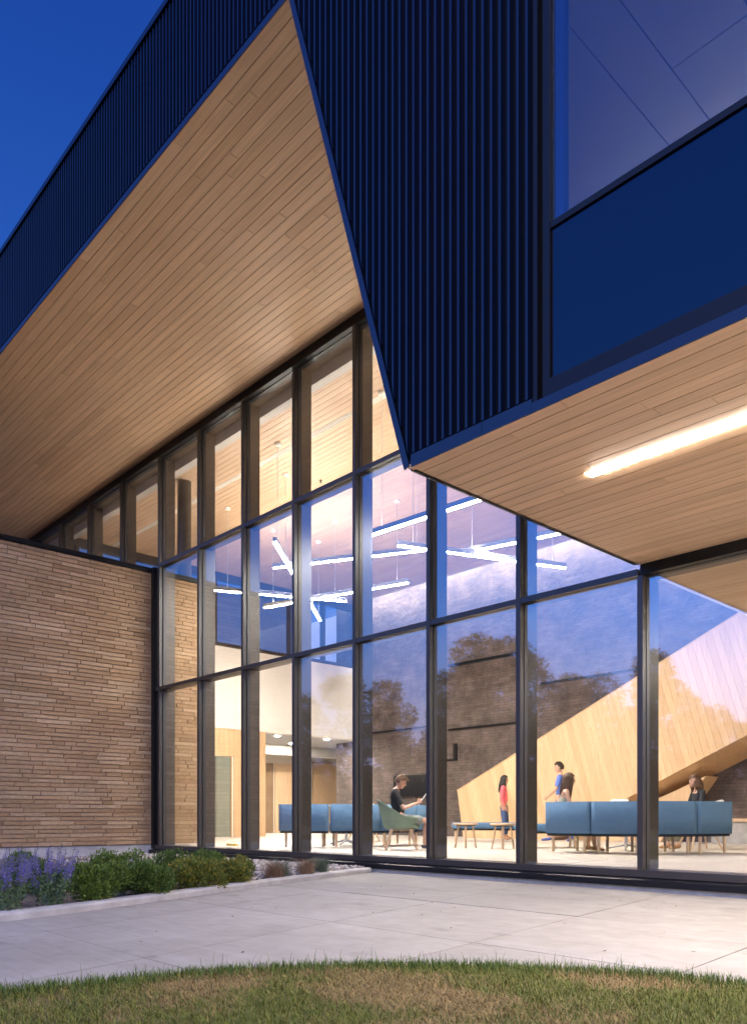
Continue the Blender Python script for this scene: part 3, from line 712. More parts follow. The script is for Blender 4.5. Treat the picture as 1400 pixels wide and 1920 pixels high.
while z < 7.0:
    tr.box(x, x + 0.373, PT + 0.13, YD - 0.03, z - 0.17, z); x += 0.373; z += 0.17
obj('tread_flight', tr, LEGW, stair)['kind'] = 'stuff'

# pendant bars
def pendant(a, b, label, drop=ZC):
    a = Vector(a); b = Vector(b); mid = (a + b) / 2; d = (b - a); L = d.length; rz = math.atan2(d.y, d.x)
    t = thing('linear_pendant', label, 'pendant light', mid, rz, 'hanging linear pendant lights')
    obj('body', MB().box(-L / 2, L / 2, -0.032, -0.027, 0.002, 0.085).box(-L / 2, L / 2, 0.027, 0.032, 0.002, 0.085).box(-L / 2, L / 2, -0.0268, 0.0268, 0.002, 0.05).box(-L / 2, -L / 2 + 0.004, -0.0268, 0.0268, 0.051, 0.084).box(L / 2 - 0.004, L / 2, -0.0268, 0.0268, 0.051, 0.084), BAR, t, local=True)
    obj('diffuser', MB().box(-L / 2 + 0.01, L / 2 - 0.01, -0.030, 0.030, -0.010, 0.001), TUBE, t, local=True)
    obj('uplight', MB().box(-L / 2 + 0.02, L / 2 - 0.02, -0.025, 0.025, 0.0515, 0.056), TUBE_UP, t, local=True)
    for s in (-1, 1):
        xx = s * (L / 2 - 0.28)
        obj('cable', MB().tube((xx, 0, 0.10), (xx, 0, drop - mid.z - 0.03), 0.005, seg=5), ALU, t, local=True)
        obj('ceiling_rose', MB().lathe([(0.0, drop - mid.z - 0.045), (0.065, drop - mid.z - 0.04), (0.065, drop - mid.z - 0.004)], (xx, 0, 0), 14), WHITE, t, local=True)
pendant((-9.60, 8.86, 5.15), (-6.9, 9.06, 5.15), 'linear pendant bar nearest the glass, right of the middle mullion')
pendant((-9.5, 9.42, 5.10), (-8.28, 12.51, 5.10), 'linear pendant bar tilting down to the right, end on above the pink-topped woman')
pendant((-9.36, 10.78, 5.22), (-7.18, 11.28, 5.22), 'rightmost linear pendant bar, crossing the bar beside the cut soffit corner')
pendant((-13.09, 9.47, 5.55), (-10.17, 10.96, 5.55), 'linear pendant bar crossing over the long diagonal one in the centre')
pendant((-11.7, 8.5, 5.50), (-15.61, 12.74, 5.50), 'longest linear pendant bar, slanting steeply down across the left panes')
pendant((-15.25, 9.46, 5.55), (-13.96, 12.18, 5.55), 'leftmost linear pendant bar in front of the clerestory windows')
pendant((-15.81, 11.17, 5.58), (-12.01, 12.23, 5.58), 'linear pendant bar rising to the right behind the leftmost bar')

# small ceiling fittings
for i, (sx, sy) in enumerate(((-17.3, 9.9), (-12.6, 10.3), (-10.9, 11.8))):
    tag(obj('sprinkler', MB().lathe([(0.0, -0.06), (0.025, -0.055), (0.012, -0.03), (0.035, -0.005), (0.035, -0.001)], (sx, sy, ZC), 10), BRONZE), ['tiny ceiling sprinkler left of the steel column', 'tiny ceiling sprinkler above the crossing pendant bars', 'tiny ceiling sprinkler deeper in beyond the pendant bars'][i], 'sprinkler', 'ceiling sprinklers')

# ------------------------------------------------------------------ furniture
def arc_block(r0, r1, a0, a1, z0, z1, b=0.03, n=12):
    """rounded curved block between two radii"""
    bm = bmesh.new(); rings = []
    for i in range(n + 1):
        a = a0 + (a1 - a0) * i / n
        rings.append([bm.verts.new((r * math.cos(a), r * math.sin(a), z)) for r, z in ((r0, z0), (r1, z0), (r1, z1), (r0, z1))])
    for i in range(n):
        for j in range(4): bm.faces.new((rings[i][j], rings[i][(j + 1) % 4], rings[i + 1][(j + 1) % 4], rings[i + 1][j]))
    bm.faces.new(rings[0][::-1]); bm.faces.new(rings[-1])
    sharp = [e for e in bm.edges if len(e.link_faces) == 2 and e.calc_face_angle(0) > 0.6]
    bmesh.ops.bevel(bm, geom=sharp, offset=b, segments=3, profile=0.5, affect='EDGES')
    bm.verts.index_update(); mb = MB(); mb.add([v.co[:] for v in bm.verts], [tuple(v.index for v in f.verts) for f in bm.faces], 0, True); bm.free(); return mb
def sofa_module(label, c, ang, group, R1, SEG, cat='sofa'):
    t = thing('sofa_module', label, cat, (c[0], c[1], 0), ang, group)
    g = 0.014 / R1
    obj('backrest', arc_block(R1 - 0.16, R1, g, SEG - g, 0.305, 0.795, 0.072), BLUEF, t, local=True)
    obj('seat', arc_block(R1 - 0.75, R1 - 0.165, g, SEG - g, 0.31, 0.45, 0.04), BLUEF, t, local=True)
    obj('frame', arc_block(R1 - 0.70, R1 - 0.03, g * 2, SEG - g * 2, 0.265, 0.303, 0.005), BLACK, t, local=True)
    for a in (0.06, SEG - 0.06):
        for r in (R1 - 0.075, R1 - 0.66):
            x, y = r * math.cos(a), r * math.sin(a)
            leg = MB().tube((x, y, 0.264), (x, y, 0.012), 0.024, 0.021, 10)
            lg = obj('leg', leg, LEGW, t, local=True)
    return t
RC = (-6.9, 12.2); LC = (-12.1, 10.55); RING_R = (-7.105, 12.48); RING_L = (-12.79, 10.65)
for i, lab in enumerate(('blue curved sofa module at the left end of the right cluster, by the long-haired girl', 'blue curved sofa module second from left in the right cluster', 'blue curved sofa module just right of the wide mullion in the right cluster', 'blue curved sofa module at the right end, in front of the seated woman in black')):
    sofa_module(lab, RING_R, math.radians(-99.5 + i * 24.4), 'blue curved sofa modules', 1.88, math.radians(24.4))
for i, lab in enumerate(('blue curved sofa module at the far left end of the left cluster', 'blue curved sofa module second from left in the left cluster', 'blue curved sofa module just left of the green chair', 'blue curved sofa module behind the man in the green chair')):
    sofa_module(lab, RING_L, math.radians(-65.5 + i * 26.5), 'blue curved sofa modules', 2.11, math.radians(26.5))
def cafe_table(c, label):
    t = thing('cafe_table', label, 'table', (c[0], c[1], 0), 0.5, 'round tables inside the sofa rings')
    obj('table_top', MB().lathe([(0, 0.775), (0.39, 0.775), (0.40, 0.785), (0.40, 0.797), (0.39, 0.805), (0, 0.805)], seg=32), SHELLW, t, local=True)
    obj('post', MB().tube((0, 0, 0.06), (0, 0, 0.775), 0.03, seg=12), ALU, t, local=True)
    for k in range(4):
        a = k * math.pi / 2; obj('foot', MB().tube((0.02 * math.cos(a), 0.02 * math.sin(a), 0.10), (0.34 * math.cos(a), 0.34 * math.sin(a), 0.025), 0.022, 0.016, 8), ALU, t, local=True)
    return t
cafe_table(RC, 'round pedestal table with a star foot inside the right sofa ring'); cafe_table(LC, 'round pedestal table with a star foot inside the left sofa ring')
def stool_table(x, y, label):
    t = thing('side_table', label, 'side table', (x, y, 0), 0.4, 'small round timber side tables')
    obj('table_top', MB().lathe([(0, 0.415), (0.21, 0.415), (0.225, 0.425), (0.225, 0.445), (0.215, 0.452), (0, 0.452)], seg=28), LEGW, t, local=True)
    obj('frame', MB().lathe([(0.0, 0.395), (0.17, 0.395), (0.17, 0.414), (0, 0.414)], seg=20), BLACK, t, local=True)
    for k in range(4):
        a = k * math.pi / 2 + 0.3; obj('leg', MB().tube((0.13 * math.cos(a), 0.13 * math.sin(a), 0.396), (0.19 * math.cos(a), 0.19 * math.sin(a), 0.0), 0.019, 0.015, 8), LEGW, t, local=True)
stool_table(-9.45, 11.1, 'small timber side table just right of the man in the green chair'); stool_table(-8.65, 11.15, 'small timber side table half hidden behind the mullion by the right sofas')
def bench(x, y, rz, L, label):
    t = thing('bench', label, 'bench', (x, y, 0), rz, 'blue upholstered benches')
    obj('seat', MB().chbox(-L / 2, L / 2, -0.32, 0.32, 0.30, 0.44, 0.04), BLUEF, t, local=True)
    obj('frame', MB().box(-L / 2 + 0.03, L / 2 - 0.03, -0.28, 0.28, 0.262, 0.298), BLACK, t, local=True)
    for sx in (-1, 1):
        for sy in (-1, 1): obj('leg', MB().tube((sx * (L / 2 - 0.08), sy * 0.24, 0.261), (sx * (L / 2 - 0.08), sy * 0.24, 0), 0.022, seg=8), LEGW, t, local=True)
bench(-11.55, 14.4, 0.75, 1.7, 'low blue upholstered bench in front of the woman in pink')
bench(-8.55, 12.3, 0.75, 1.1, 'short low blue bench at the left end of the right sofa ring')
# shell chairs
def shell_chair(name, label, x, y, rz, mat, group=None):
    """bucket armchair facing local +y: swept shell, seat pad, slanted timber legs"""
    t = thing(name, label, 'chair', (x, y, 0), rz, group)
    nU, nV = 22, 9; vs_, fs = [], []
    for i in range(nU + 1):
        u = -1 + 2 * i / nU; a = math.radians(-90) + u * math.radians(118)      # around the back, arms forward
        back = max(0.0, math.cos(u * 1.18 * math.pi / 2))
        top = 0.60 + 0.27 * back ** 1.2 - 0.05 * (abs(u) ** 3)
        for j in range(nV + 1):
            v = j / nV
            rr = (0.10 + 0.24 * v ** 0.55) if v < 0.45 else 0.24 + 0.075 * (v - 0.45) / 0.55
            zz = 0.36 + (top - 0.36) * max(0, (v - 0.25) / 0.75) ** 1.25
            fwd = -0.05 * v * back
            vs_.append((rr * 1.05 * math.cos(a), rr * 1.12 * math.sin(a) + fwd + (0.12 if abs(u) > 0.9 else 0.0) * v, zz))
    for i in range(nU):
        for j in range(nV): a = i * (nV + 1) + j; fs.append((a, a + 1, a + nV + 2, a + nV + 1))
    mb = MB(); mb.add(vs_, fs, 0, True)
    s = obj('shell', mb, mat, t, local=True); md = s.modifiers.new('thickness', 'SOLIDIFY'); md.thickness = 0.03; md.offset = 0
    s2 = s.modifiers.new('smooth', 'SUBSURF'); s2.levels = 1; s2.render_levels = 1
    obj('seat', MB().lathe([(0, 0.36), (0.24, 0.36), (0.27, 0.385), (0.27, 0.415), (0.24, 0.44), (0, 0.45)], (0, 0.03, 0), 24), mat, t, local=True)
    obj('seat_frame', MB().box(-0.2, 0.2, -0.022, 0.022, 0.318, 0.355).box(-0.022, 0.022, -0.2, 0.22, 0.319, 0.354), LEGW, t, local=True)
    for sx in (-1, 1):
        for sy in (-1, 1): obj('leg', MB().tube((sx * 0.16, sy * 0.16, 0.352), (sx * 0.27, sy * 0.27, 0.0), 0.024, 0.015, 8), LEGW, t, local=True)
    return t
FR = math.atan2(-0.6823, 0.7311)      # local +y turned to face right in the picture
shell_chair('lounge_chair', 'green upholstered shell armchair holding the seated young man by the glass', -9.62, 9.62, FR, GREENF)
shell_chair('lounge_chair', 'pale shell chair with timber legs under the woman in black', -6.32, 13.66, math.atan2(0.6823, -0.7311) + 0.08, SHELLW)
shell_chair('lounge_chair', 'pale shell chair with timber legs behind the left sofa ring', -13.4, 12.2, math.radians(200), SHELLW)
# little things
tag(obj('floor_marker', MB().prism([(-0.16, -0.05), (0.16, -0.05), (0.10, 0.05), (-0.10, 0.05)], 'z', 0.001, 0.045), basic('yellow plastic', (0.75, 0.50, 0.03), 0.4)), 'small yellow marker lying on the floor inside the left glass', 'floor marker').location = (-13.2, 8.6, 0)
tag(obj('laptop', MB().box(-0.16, 0.16, -0.11, 0.11, 0.0, 0.014).add([(-0.16, 0.11, 0.014), (0.16, 0.11, 0.014), (0.16, 0.15, 0.05), (-0.16, 0.15, 0.05), (-0.16, 0.118, 0.012), (0.16, 0.118, 0.012), (0.16, 0.158, 0.046), (-0.16, 0.158, 0.046)], [(0, 1, 2, 3), (4, 7, 6, 5), (0, 4, 5, 1), (1, 5, 6, 2), (2, 6, 7, 3), (3, 7, 4, 0)]), SHELLW), 'thin pale laptop lying on the table in the right sofa ring', 'laptop').location = (RC[0] - 0.12, RC[1] - 0.12, 0.806)

# ------------------------------------------------------------------ people
SKIN = basic('skin', (0.56, 0.33, 0.23), 0.55, spec=0.35, noise=0.05, scale=14)
SKIN2 = basic('tan skin', (0.44, 0.24, 0.155), 0.55, spec=0.35, noise=0.05, scale=14)
EYE = basic('eye', (0.03, 0.02, 0.018), 0.2)
LIP = basic('lips', (0.42, 0.16, 0.14), 0.5)
def skin_graph(verts, edges, radii, roots, levels=1):
    me = bpy.data.meshes.new('t'); me.from_pydata([tuple(v) for v in verts], edges, [])
    o = bpy.data.objects.new('t', me); col.objects.link(o)
    md = o.modifiers.new('s', 'SKIN'); md.use_smooth_shade = True; md.branch_smoothing = 0.4
    for i, r in enumerate(radii):
        d = me.skin_vertices[0].data[i]; d.radius = r if isinstance(r, tuple) else (r, r); d.use_root = i in roots
    s = o.modifiers.new('u', 'SUBSURF'); s.levels = levels; s.render_levels = levels
    dg = bpy.context.evaluated_depsgraph_get(); dg.update()
    ev = o.evaluated_get(dg); m2 = ev.to_mesh()
    V = [v.co[:] for v in m2.vertices]; P = [tuple(p.vertices) for p in m2.polygons]
    ev.to_mesh_clear(); bpy.data.objects.remove(o); bpy.data.meshes.remove(me)
    return V, P
def head_mesh(mb, c, yaw, pitch, s=1.0):
    """head centred on c (local +y = face direction before yaw); mats 0 skin, 1 eye, 2 lip"""
    M = Matrix.Translation(c) @ Matrix.Rotation(yaw, 4, 'Z') @ Matrix.Rotation(pitch, 4, 'X')
    bm = bmesh.new(); bmesh.ops.create_uvsphere(bm, u_segments=24, v_segments=18, radius=1)
    for v in bm.verts:
        x, y, z = v.co
        X = x * 0.074; Y = y * 0.094; Z = z * 0.115
        if z < 0: X *= 1 - 0.28 * (-z) ** 1.3; Y = Y * (1 - 0.16 * (-z)) + 0.012 * (-z)
        if y > 0.25:                                          # face: brow, nose, mouth, chin
            f = (y - 0.25) / 0.75; Y -= 0.012 * f * f
            gx = math.exp(-(x / 0.16) ** 2)
            Y += 0.026 * gx * math.exp(-((z + 0.16) / 0.15) ** 2) * f
            Y += 0.010 * gx * math.exp(-((z - 0.05) / 0.2) ** 2) * f
            Y += 0.009 * math.exp(-(x / 0.26) ** 2) * math.exp(-((z + 0.47) / 0.1) ** 2) * f
            Y += 0.016 * math.exp(-(x / 0.3) ** 2) * math.exp(-((z + 0.80) / 0.16) ** 2)
            for sx in (-1, 1): Y -= 0.009 * math.exp(-((x - sx * 0.4) / 0.17) ** 2 - ((z - 0.04) / 0.13) ** 2) * f
        v.co = (X * s, Y * s, Z * s)
    bm.verts.index_update()
    mb.add([(M @ v.co)[:] for v in bm.verts], [tuple(v.index for v in f.verts) for f in bm.faces], 0, True); bm.free()
    def blob(p, r, mi):
        b2 = bmesh.new(); bmesh.ops.create_uvsphere(b2, u_segments=8, v_segments=6, radius=1)
        b2.verts.index_update()
        mb.add([(M @ Vector((p[0] * s + v.co.x * r[0] * s, p[1] * s + v.co.y * r[1] * s, p[2] * s + v.co.z * r[2] * s)))[:] for v in b2.verts], [tuple(v.index for v in f.verts) for f in b2.faces], mi, True); b2.free()
    for sx in (-1, 1):
        blob((sx * 0.030, 0.076, 0.004), (0.013, 0.007, 0.006), 1)
        blob((sx * 0.031, 0.081, 0.020), (0.017, 0.005, 0.003), 1)
        blob((sx * 0.074, -0.008, -0.008), (0.008, 0.018, 0.030), 0)
    blob((0, 0.090, -0.056), (0.022, 0.006, 0.006), 2)
    return M
def hair_cap(M, s, length, mat_name, c, parent, back=0.0, ponytail=False):
    """hair: a shell over the skull, strands falling behind when length > 0"""
    mat = basic(mat_name, c, 0.45, spec=0.4, noise=0.35, scale=40, stretch=(6, 6, 0.6), bump=0.3)
    mb = MB(); bm = bmesh.new(); bmesh.ops.create_uvsphere(bm, u_segments=28, v_segments=20, radius=1)
    kill = []
    for v in bm.verts:
        x, y, z = v.co
        front = y > 0.35 and z < 0.50 - 0.25 * (1 - abs(x))
        side = y > -0.15 and z < 0.02
        low = z < (-0.45 if length == 0 else -0.7)
        if front or side or low: kill.append(v)
        w = 1.0 + 0.05 * mnoise.noise(Vector((x * 3, y * 3, z * 2)))
        v.co = (x * 0.086 * w, y * 0.108 * w - 0.004, z * 0.130 * w + 0.002)
    bmesh.ops.delete(bm, geom=kill, context='VERTS')
    bm.verts.index_update()
    mb.add([(M @ (v.co * s))[:] for v in bm.verts], [tuple(v.index for v in f.verts) for f in bm.faces], 0, True); bm.free()
    rnd = random.Random(5)
    if length > 0:
        for k in range(46):
            a = math.radians(rnd.uniform(150, 390)) if k % 3 else math.radians(rnd.choice((rnd.uniform(160, 215), rnd.uniform(325, 380))))
            p = Vector((0.080 * math.cos(a), 0.095 * math.sin(a) - 0.004, rnd.uniform(-0.03, 0.06)))
            L = length * rnd.uniform(0.75, 1.0); q1 = p + Vector((p.x * 0.25, -0.02 + p.y * 0.15, -L * 0.5)); q2 = q1 + Vector((rnd.uniform(-0.02, 0.02) - p.x * 0.25, rnd.uniform(-0.03, 0.01) + back, -L * 0.5))
            P = [M @ (p * s), M @ (q1 * s), M @ (q2 * s)]
            mb.tube(P[0], P[1], 0.016 * s, 0.019 * s, 5, cap=False); mb.tube(P[1], P[2], 0.019 * s, 0.004 * s, 5, cap=False)
    else:
        for k in range(70):                                      # short tousled tufts
            a = rnd.uniform(0, 2 * math.pi); e = rnd.uniform(0.25, 1.4)
            d = Vector((math.cos(a) * math.cos(e), math.sin(a) * math.cos(e), math.sin(e)))
            if d.y > 0.5 and d.z < 0.45: continue
            p = Vector((d.x * 0.082, d.y * 0.104 - 0.004, d.z * 0.126)); q = p + d * 0.016 + Vector((rnd.uniform(-.02, .02), 0.022, rnd.uniform(-0.012, 0.012)))
            mb.tube(M @ (p * s), M @ (q * s), 0.013 * s, 0.003 * s, 5, cap=False)
    return obj('hair', mb, mat, parent, local=True)
def hand(mb_v, mb_e, mb_r, roots, wrist, dirv, palm_n, side, curl=0.5):
    """palm and five fingers as short chains rooted inside the palm"""
    d = Vector(dirv).normalized(); n = Vector(palm_n); n = (n - d * n.dot(d)).normalized(); s = d.cross(n) * side   # s -> thumb side
    w = Vector(wrist)
    def chain(pts, rad):
        o = len(mb_v); roots.add(o)
        for p, r in zip(pts, rad): mb_v.append(p); mb_r.append(r)
        for i in range(len(pts) - 1): mb_e.append((o + i, o + i + 1))
    chain([w - d * 0.02, w + d * 0.03, w + d * 0.075], [(0.024, 0.022), (0.036, 0.018), (0.038, 0.015)])
    for k, L in enumerate((0.070, 0.080, 0.074, 0.058)):
        b = w + d * 0.070 + s * (0.027 - 0.018 * k); a = curl * 0.6
        p1 = b + (d * math.cos(a) + n * math.sin(a)) * L * 0.5; a2 = a + curl
        p2 = p1 + (d * math.cos(a2) + n * math.sin(a2)) * L * 0.32; a3 = a2 + curl * 0.7; p3 = p2 + (d * math.cos(a3) + n * math.sin(a3)) * L * 0.22
        chain([b - d * 0.02, p1, p2, p3], [0.0095, 0.009, 0.0082, 0.007])
    b = w + d * 0.018 + s * 0.018; p1 = b + (s * 0.75 + d * 0.6 + n * 0.15).normalized() * 0.042; p2 = p1 + (d * 0.85 + n * 0.35 + s * 0.1).normalized() * 0.032
    chain([b, p1, p2], [0.014, 0.011, 0.008])
def person(label, loc, rz, P, skin, shirt, pants, shoes, hairspec, shirt_sleeve=0.5, pants_len=1.0, s=1.0, group=None, female=False, curl=0.5, palms=None):
    """P: joint positions in local metres (face +y, right hand at +x). Body is one mesh; clothing and hair are children."""
    root = thing('person', label, 'person', loc, rz, group)
    V, E, R, roots = [], [], [], set()
    def v(p, r):
        V.append(Vector(p) * s); R.append(tuple(q * s for q in r) if isinstance(r, tuple) else r * s); return len(V) - 1
    def e(*a):
        for i, j in zip(a, a[1:]): E.append((i, j))
    sw = 0.9 if female else 1.0
    pel, chest, neck = Vector(P['pelvis']), Vector(P['chest']), Vector(P['neck']); head = Vector(P['head'])
    waist = pel.lerp(chest, 0.45)
    ip = v(pel, (0.145, 0.105)); roots.add(ip); iw = v(waist, (0.115 * sw, 0.085)); ic = v(chest, (0.135 * sw, 0.10)); i_n0 = v(chest.lerp(neck, 0.75), (0.085 * sw, 0.068)); i_n = v(neck, 0.05); ih = v(neck.lerp(head, 0.55), 0.048)
    e(ip, iw, ic, i_n0, i_n, ih)
    for sd in ('r', 'l'):
        sh, el_, wr = Vector(P['sh_' + sd]), Vector(P['el_' + sd]), Vector(P['wr_' + sd])
        a = v(sh, 0.050 * sw); b = v(sh.lerp(el_, 0.5), 0.044 * sw); c = v(el_, 0.037 * sw); d = v(el_.lerp(wr, 0.35), 0.037 * sw); f = v(wr, 0.024)
        e(i_n0, a, b, c, d, f)
        hp, kn, an = Vector(P['hip_' + sd]), Vector(P['kn_' + sd]), Vector(P['an_' + sd]); tdir = Vector(P.get('toe_' + sd, (0, 1, 0))).normalized()
        a = v(hp, 0.088); b = v(hp.lerp(kn, 0.45), 0.075); c = v(kn, 0.055); d = v(kn.lerp(an, 0.35), 0.053); f = v(an, 0.034); g = v(an + tdir * 0.10 - Vector((0, 0, 0.045)), (0.035, 0.024))
        e(ip, a, b, c, d, f, g)
    for sd, sg in (('r', 1), ('l', -1)):
        el_, wr = Vector(P['el_' + sd]) * s, Vector(P['wr_' + sd]) * s
        pn = (palms or {}).get(sd, (-sg, 0.2, 0))
        hv, he, hr, ho = [], [], [], set(); hand(hv, he, hr, ho, wr, wr - el_, pn, sg if (palms or {}).get('flip') is None else -sg, curl)
        o = len(V); V += hv; R += hr; E += [(a + o, b + o) for a, b in he]; roots |= {q + o for q in ho}
    sv, sf = skin_graph(V, E, R, roots, 1)
    mb = MB(); mb.add(sv, sf, 0, True)
    M = head_mesh(mb, head * s, P.get('yaw', 0), P.get('pitch', 0), s * 0.98)
    obj('body', mb, [skin, EYE, LIP], root, local=True)
    # shirt
    V, E, R, roots = [], [], [], set()
    ip = v(pel.lerp(chest, 0.06), (0.158, 0.118)); roots.add(ip); iw = v(waist, (0.135 * sw, 0.102)); ic = v(chest, (0.152 * sw, 0.118)); i0 = v(chest.lerp(neck, 0.72), (0.098 * sw, 0.078)); e(ip, iw, ic, i0)
    if shirt_sleeve >= 0:
        for sd in ('r', 'l'):
            sh, el_, wr = Vector(P['sh_' + sd]), Vector(P['el_' + sd]), Vector(P['wr_' + sd])
            a = v(sh, 0.062 * sw); t = min(shirt_sleeve * 2, 1.0); b = v(sh.lerp(el_, 0.5 * t), 0.060 * sw); c = v(sh.lerp(el_, t), (0.058 if t < 1 else 0.050) * sw); e(i0, a, b, c)
            if shirt_sleeve > 0.55: d = v(el_.lerp(wr, 0.45), 0.047 * sw); f = v(el_.lerp(wr, 0.9), 0.036); e(c, d, f)
    sv, sf = skin_graph(V, E, R, roots, 1); mb = MB(); mb.add(sv, sf, 0, True); obj('shirt', mb, shirt, root, local=True)
    # trousers
    V, E, R, roots = [], [], [], set()
    ip = v(pel, (0.158, 0.118)); roots.add(ip); iu = v(pel.lerp(chest, 0.16), (0.140, 0.108)); e(ip, iu)
    for sd in ('r', 'l'):
        hp, kn, an = Vector(P['hip_' + sd]), Vector(P['kn_' + sd]), Vector(P['an_' + sd])
        a = v(hp, 0.102); b = v(hp.lerp(kn, 0.5), 0.090); e(ip, a, b)
        if pants_len > 0.6: c = v(kn, 0.068); d = v(kn.lerp(an, 0.4), 0.066); f = v(kn.lerp(an, 0.93), 0.050); e(b, c, d, f)
        else: c = v(hp.lerp(kn, 0.9), 0.086); e(b, c)
    sv, sf = skin_graph(V, E, R, roots, 1); mb = MB(); mb.add(sv, sf, 0, True); obj('trousers', mb, pants, root, local=True)
    for sd in ('r', 'l'):
        an = Vector(P['an_' + sd]) * s; t = Vector(P.get('toe_' + sd, (0, 1, 0))).normalized(); up_ = Vector((0, 0, 1))
        pts = [an - t * 0.05 - up_ * 0.035, an - up_ * 0.01, an + t * 0.07 - up_ * 0.045, an + t * 0.17 - up_ * 0.055]
        sv, sf = skin_graph(pts, [(0, 1), (1, 2), (2, 3)], [(0.036, 0.034), (0.046, 0.046), (0.046, 0.036), (0.040, 0.024)], {1}, 1)
        mb = MB(); mb.add(sv, sf, 0, True); obj('shoe', mb, shoes, root, local=True)
    hair_cap(M, s, hairspec[0], hairspec[1], hairspec[2], root)
    return root
def standing(h=1.7):
    k = h / 1.72
    return {q: tuple(c * k for c in p) for q, p in dict(pelvis=(0, 0, 0.95), chest=(0, 0.0, 1.26), neck=(0, -0.005, 1.46), head=(0, 0.02, 1.60),
        sh_r=(0.17, -0.01, 1.40), sh_l=(-0.17, -0.01, 1.40), el_r=(0.215, -0.04, 1.12), el_l=(-0.215, -0.04, 1.12), wr_r=(0.21, 0.05, 0.88), wr_l=(-0.21, 0.05, 0.88),
        hip_r=(0.085, 0, 0.88), hip_l=(-0.085, 0, 0.88), kn_r=(0.095, 0.02, 0.50), kn_l=(-0.095, 0.02, 0.50), an_r=(0.10, -0.01, 0.085), an_l=(-0.10, -0.01, 0.085)).items()}
PINK = basic('coral cardigan', (0.75, 0.14, 0.16), 0.85, noise=0.12, scale=25, bump=0.2)
DENIM = basic('blue denim', (0.045, 0.075, 0.17), 0.85, noise=0.2, scale=40)
BTEE = basic('blue tee shirt', (0.11, 0.19, 0.55), 0.85, noise=0.1, scale=20, bump=0.2)
BLKTEE = basic('black tee shirt', (0.018, 0.018, 0.022), 0.85, noise=0.2, scale=20, bump=0.2)
GREYS = basic('grey shorts', (0.20, 0.22, 0.21), 0.85, noise=0.15, scale=30)
OLIVE = basic('sage tank top', (0.26, 0.27, 0.22), 0.85, noise=0.12, scale=30)
CAMO = basic('olive trousers', (0.17, 0.17, 0.09), 0.85, noise=0.4, scale=18)
TANB = basic('tan leather', (0.36, 0.19, 0.09), 0.6, noise=0.15, scale=20)
DKSH = basic('dark shoe', (0.05, 0.045, 0.045), 0.6)
BLSH = basic('blue shoe', (0.05, 0.09, 0.32), 0.6)
FL = math.atan2(0.6823, -0.7311)      # facing left in the picture
# woman in coral top, standing, head turned to the right
P = standing(1.60); P['yaw'] = math.radians(-6); P['kn_l'] = (-0.085, 0.06, 0.47); P['an_l'] = (-0.09, 0.05, 0.085)
person('woman in a coral pink top and jeans standing before the timber stair', (-12.4, 16.02, 0), FR - 0.2, P, SKIN2, PINK, DENIM, TANB, (0.34, 'black hair', (0.010, 0.008, 0.008)), 0.75, 1.0, female=True)
# man walking away to the left
P = standing(1.80)
P.update(kn_r=(0.09, 0.20, 0.54), an_r=(0.09, 0.27, 0.10), kn_l=(-0.09, -0.06, 0.53), an_l=(-0.09, -0.30, 0.17), toe_l=(0, 0.8, -0.55), el_r=(0.25, -0.17, 1.21), wr_r=(0.22, -0.16, 0.95), el_l=(-0.25, 0.06, 1.18), wr_l=(-0.20, 0.24, 1.02))
person('man in a blue tee shirt walking along the foot of the timber stair', (-10.3, 15.35, 0), FL - 0.35, P, SKIN, BTEE, DENIM, BLSH, (0, 'dark brown hair', (0.03, 0.02, 0.014)), 0.42, 1.0)
def seated(lean=-0.06, seat=0.46):
    return dict(pelvis=(0, 0, seat + 0.10), chest=(0, lean + 0.01, seat + 0.42), neck=(0, lean + 0.03, seat + 0.61), head=(0, lean + 0.08, seat + 0.745),
        sh_r=(0.17, lean + 0.01, seat + 0.555), sh_l=(-0.17, lean + 0.01, seat + 0.555), el_r=(0.22, lean + 0.08, seat + 0.29), el_l=(-0.22, lean + 0.08, seat + 0.29), wr_r=(0.11, lean + 0.30, seat + 0.25), wr_l=(-0.11, lean + 0.30, seat + 0.25),
        hip_r=(0.09, 0.03, seat + 0.08), hip_l=(-0.09, 0.03, seat + 0.08), kn_r=(0.12, 0.44, seat + 0.06), kn_l=(-0.12, 0.44, seat + 0.06), an_r=(0.12, 0.46, 0.085), an_l=(-0.12, 0.40, 0.085))
# young man in the green chair, looking down at a tablet
P = seated(-0.12, 0.44); P.update(head=(0, 0.0, 1.155), neck=(0, -0.07, 1.045), pitch=math.radians(-24), wr_r=(0.085, 0.27, 0.80), wr_l=(-0.085, 0.27, 0.80), el_r=(0.24, 0.03, 0.70), el_l=(-0.24, 0.03, 0.70))
yp = person('young man in a black tee shirt reading a tablet in the green chair', (-9.62, 9.62, 0), FR, P, SKIN, BLKTEE, GREYS, DKSH, (0, 'light brown hair', (0.10, 0.05, 0.022)), 0.42, 0.5, palms={'r': (-1, 0, 0.3), 'l': (1, 0, 0.3)})
tb = obj('tablet', MB().chbox(-0.09, 0.09, -0.004, 0.004, -0.12, 0.12, 0.003), basic('tablet white', (0.6, 0.62, 0.64), 0.3)); tag(tb, 'white tablet held up in the hands of the seated young man', 'tablet')
md = Matrix.Rotation(FR, 3, 'Z') @ Vector((0, 0.36, 0)); tb.location = (-9.62 + md.x, 9.62 + md.y, 0.86); tb.rotation_euler = (math.radians(-35), 0, FR)
# girl with long brown hair on the right sofa
P = seated(0.0, 0.42); P['yaw'] = math.radians(0)
person('girl with long brown hair in a sage tank top on the right sofa ring', (-7.47, 11.25, 0), FR - 0.1, P, SKIN, OLIVE, GREYS, TANB, (0.36, 'long brown hair', (0.085, 0.042, 0.020)), -1, 0.5, female=True)
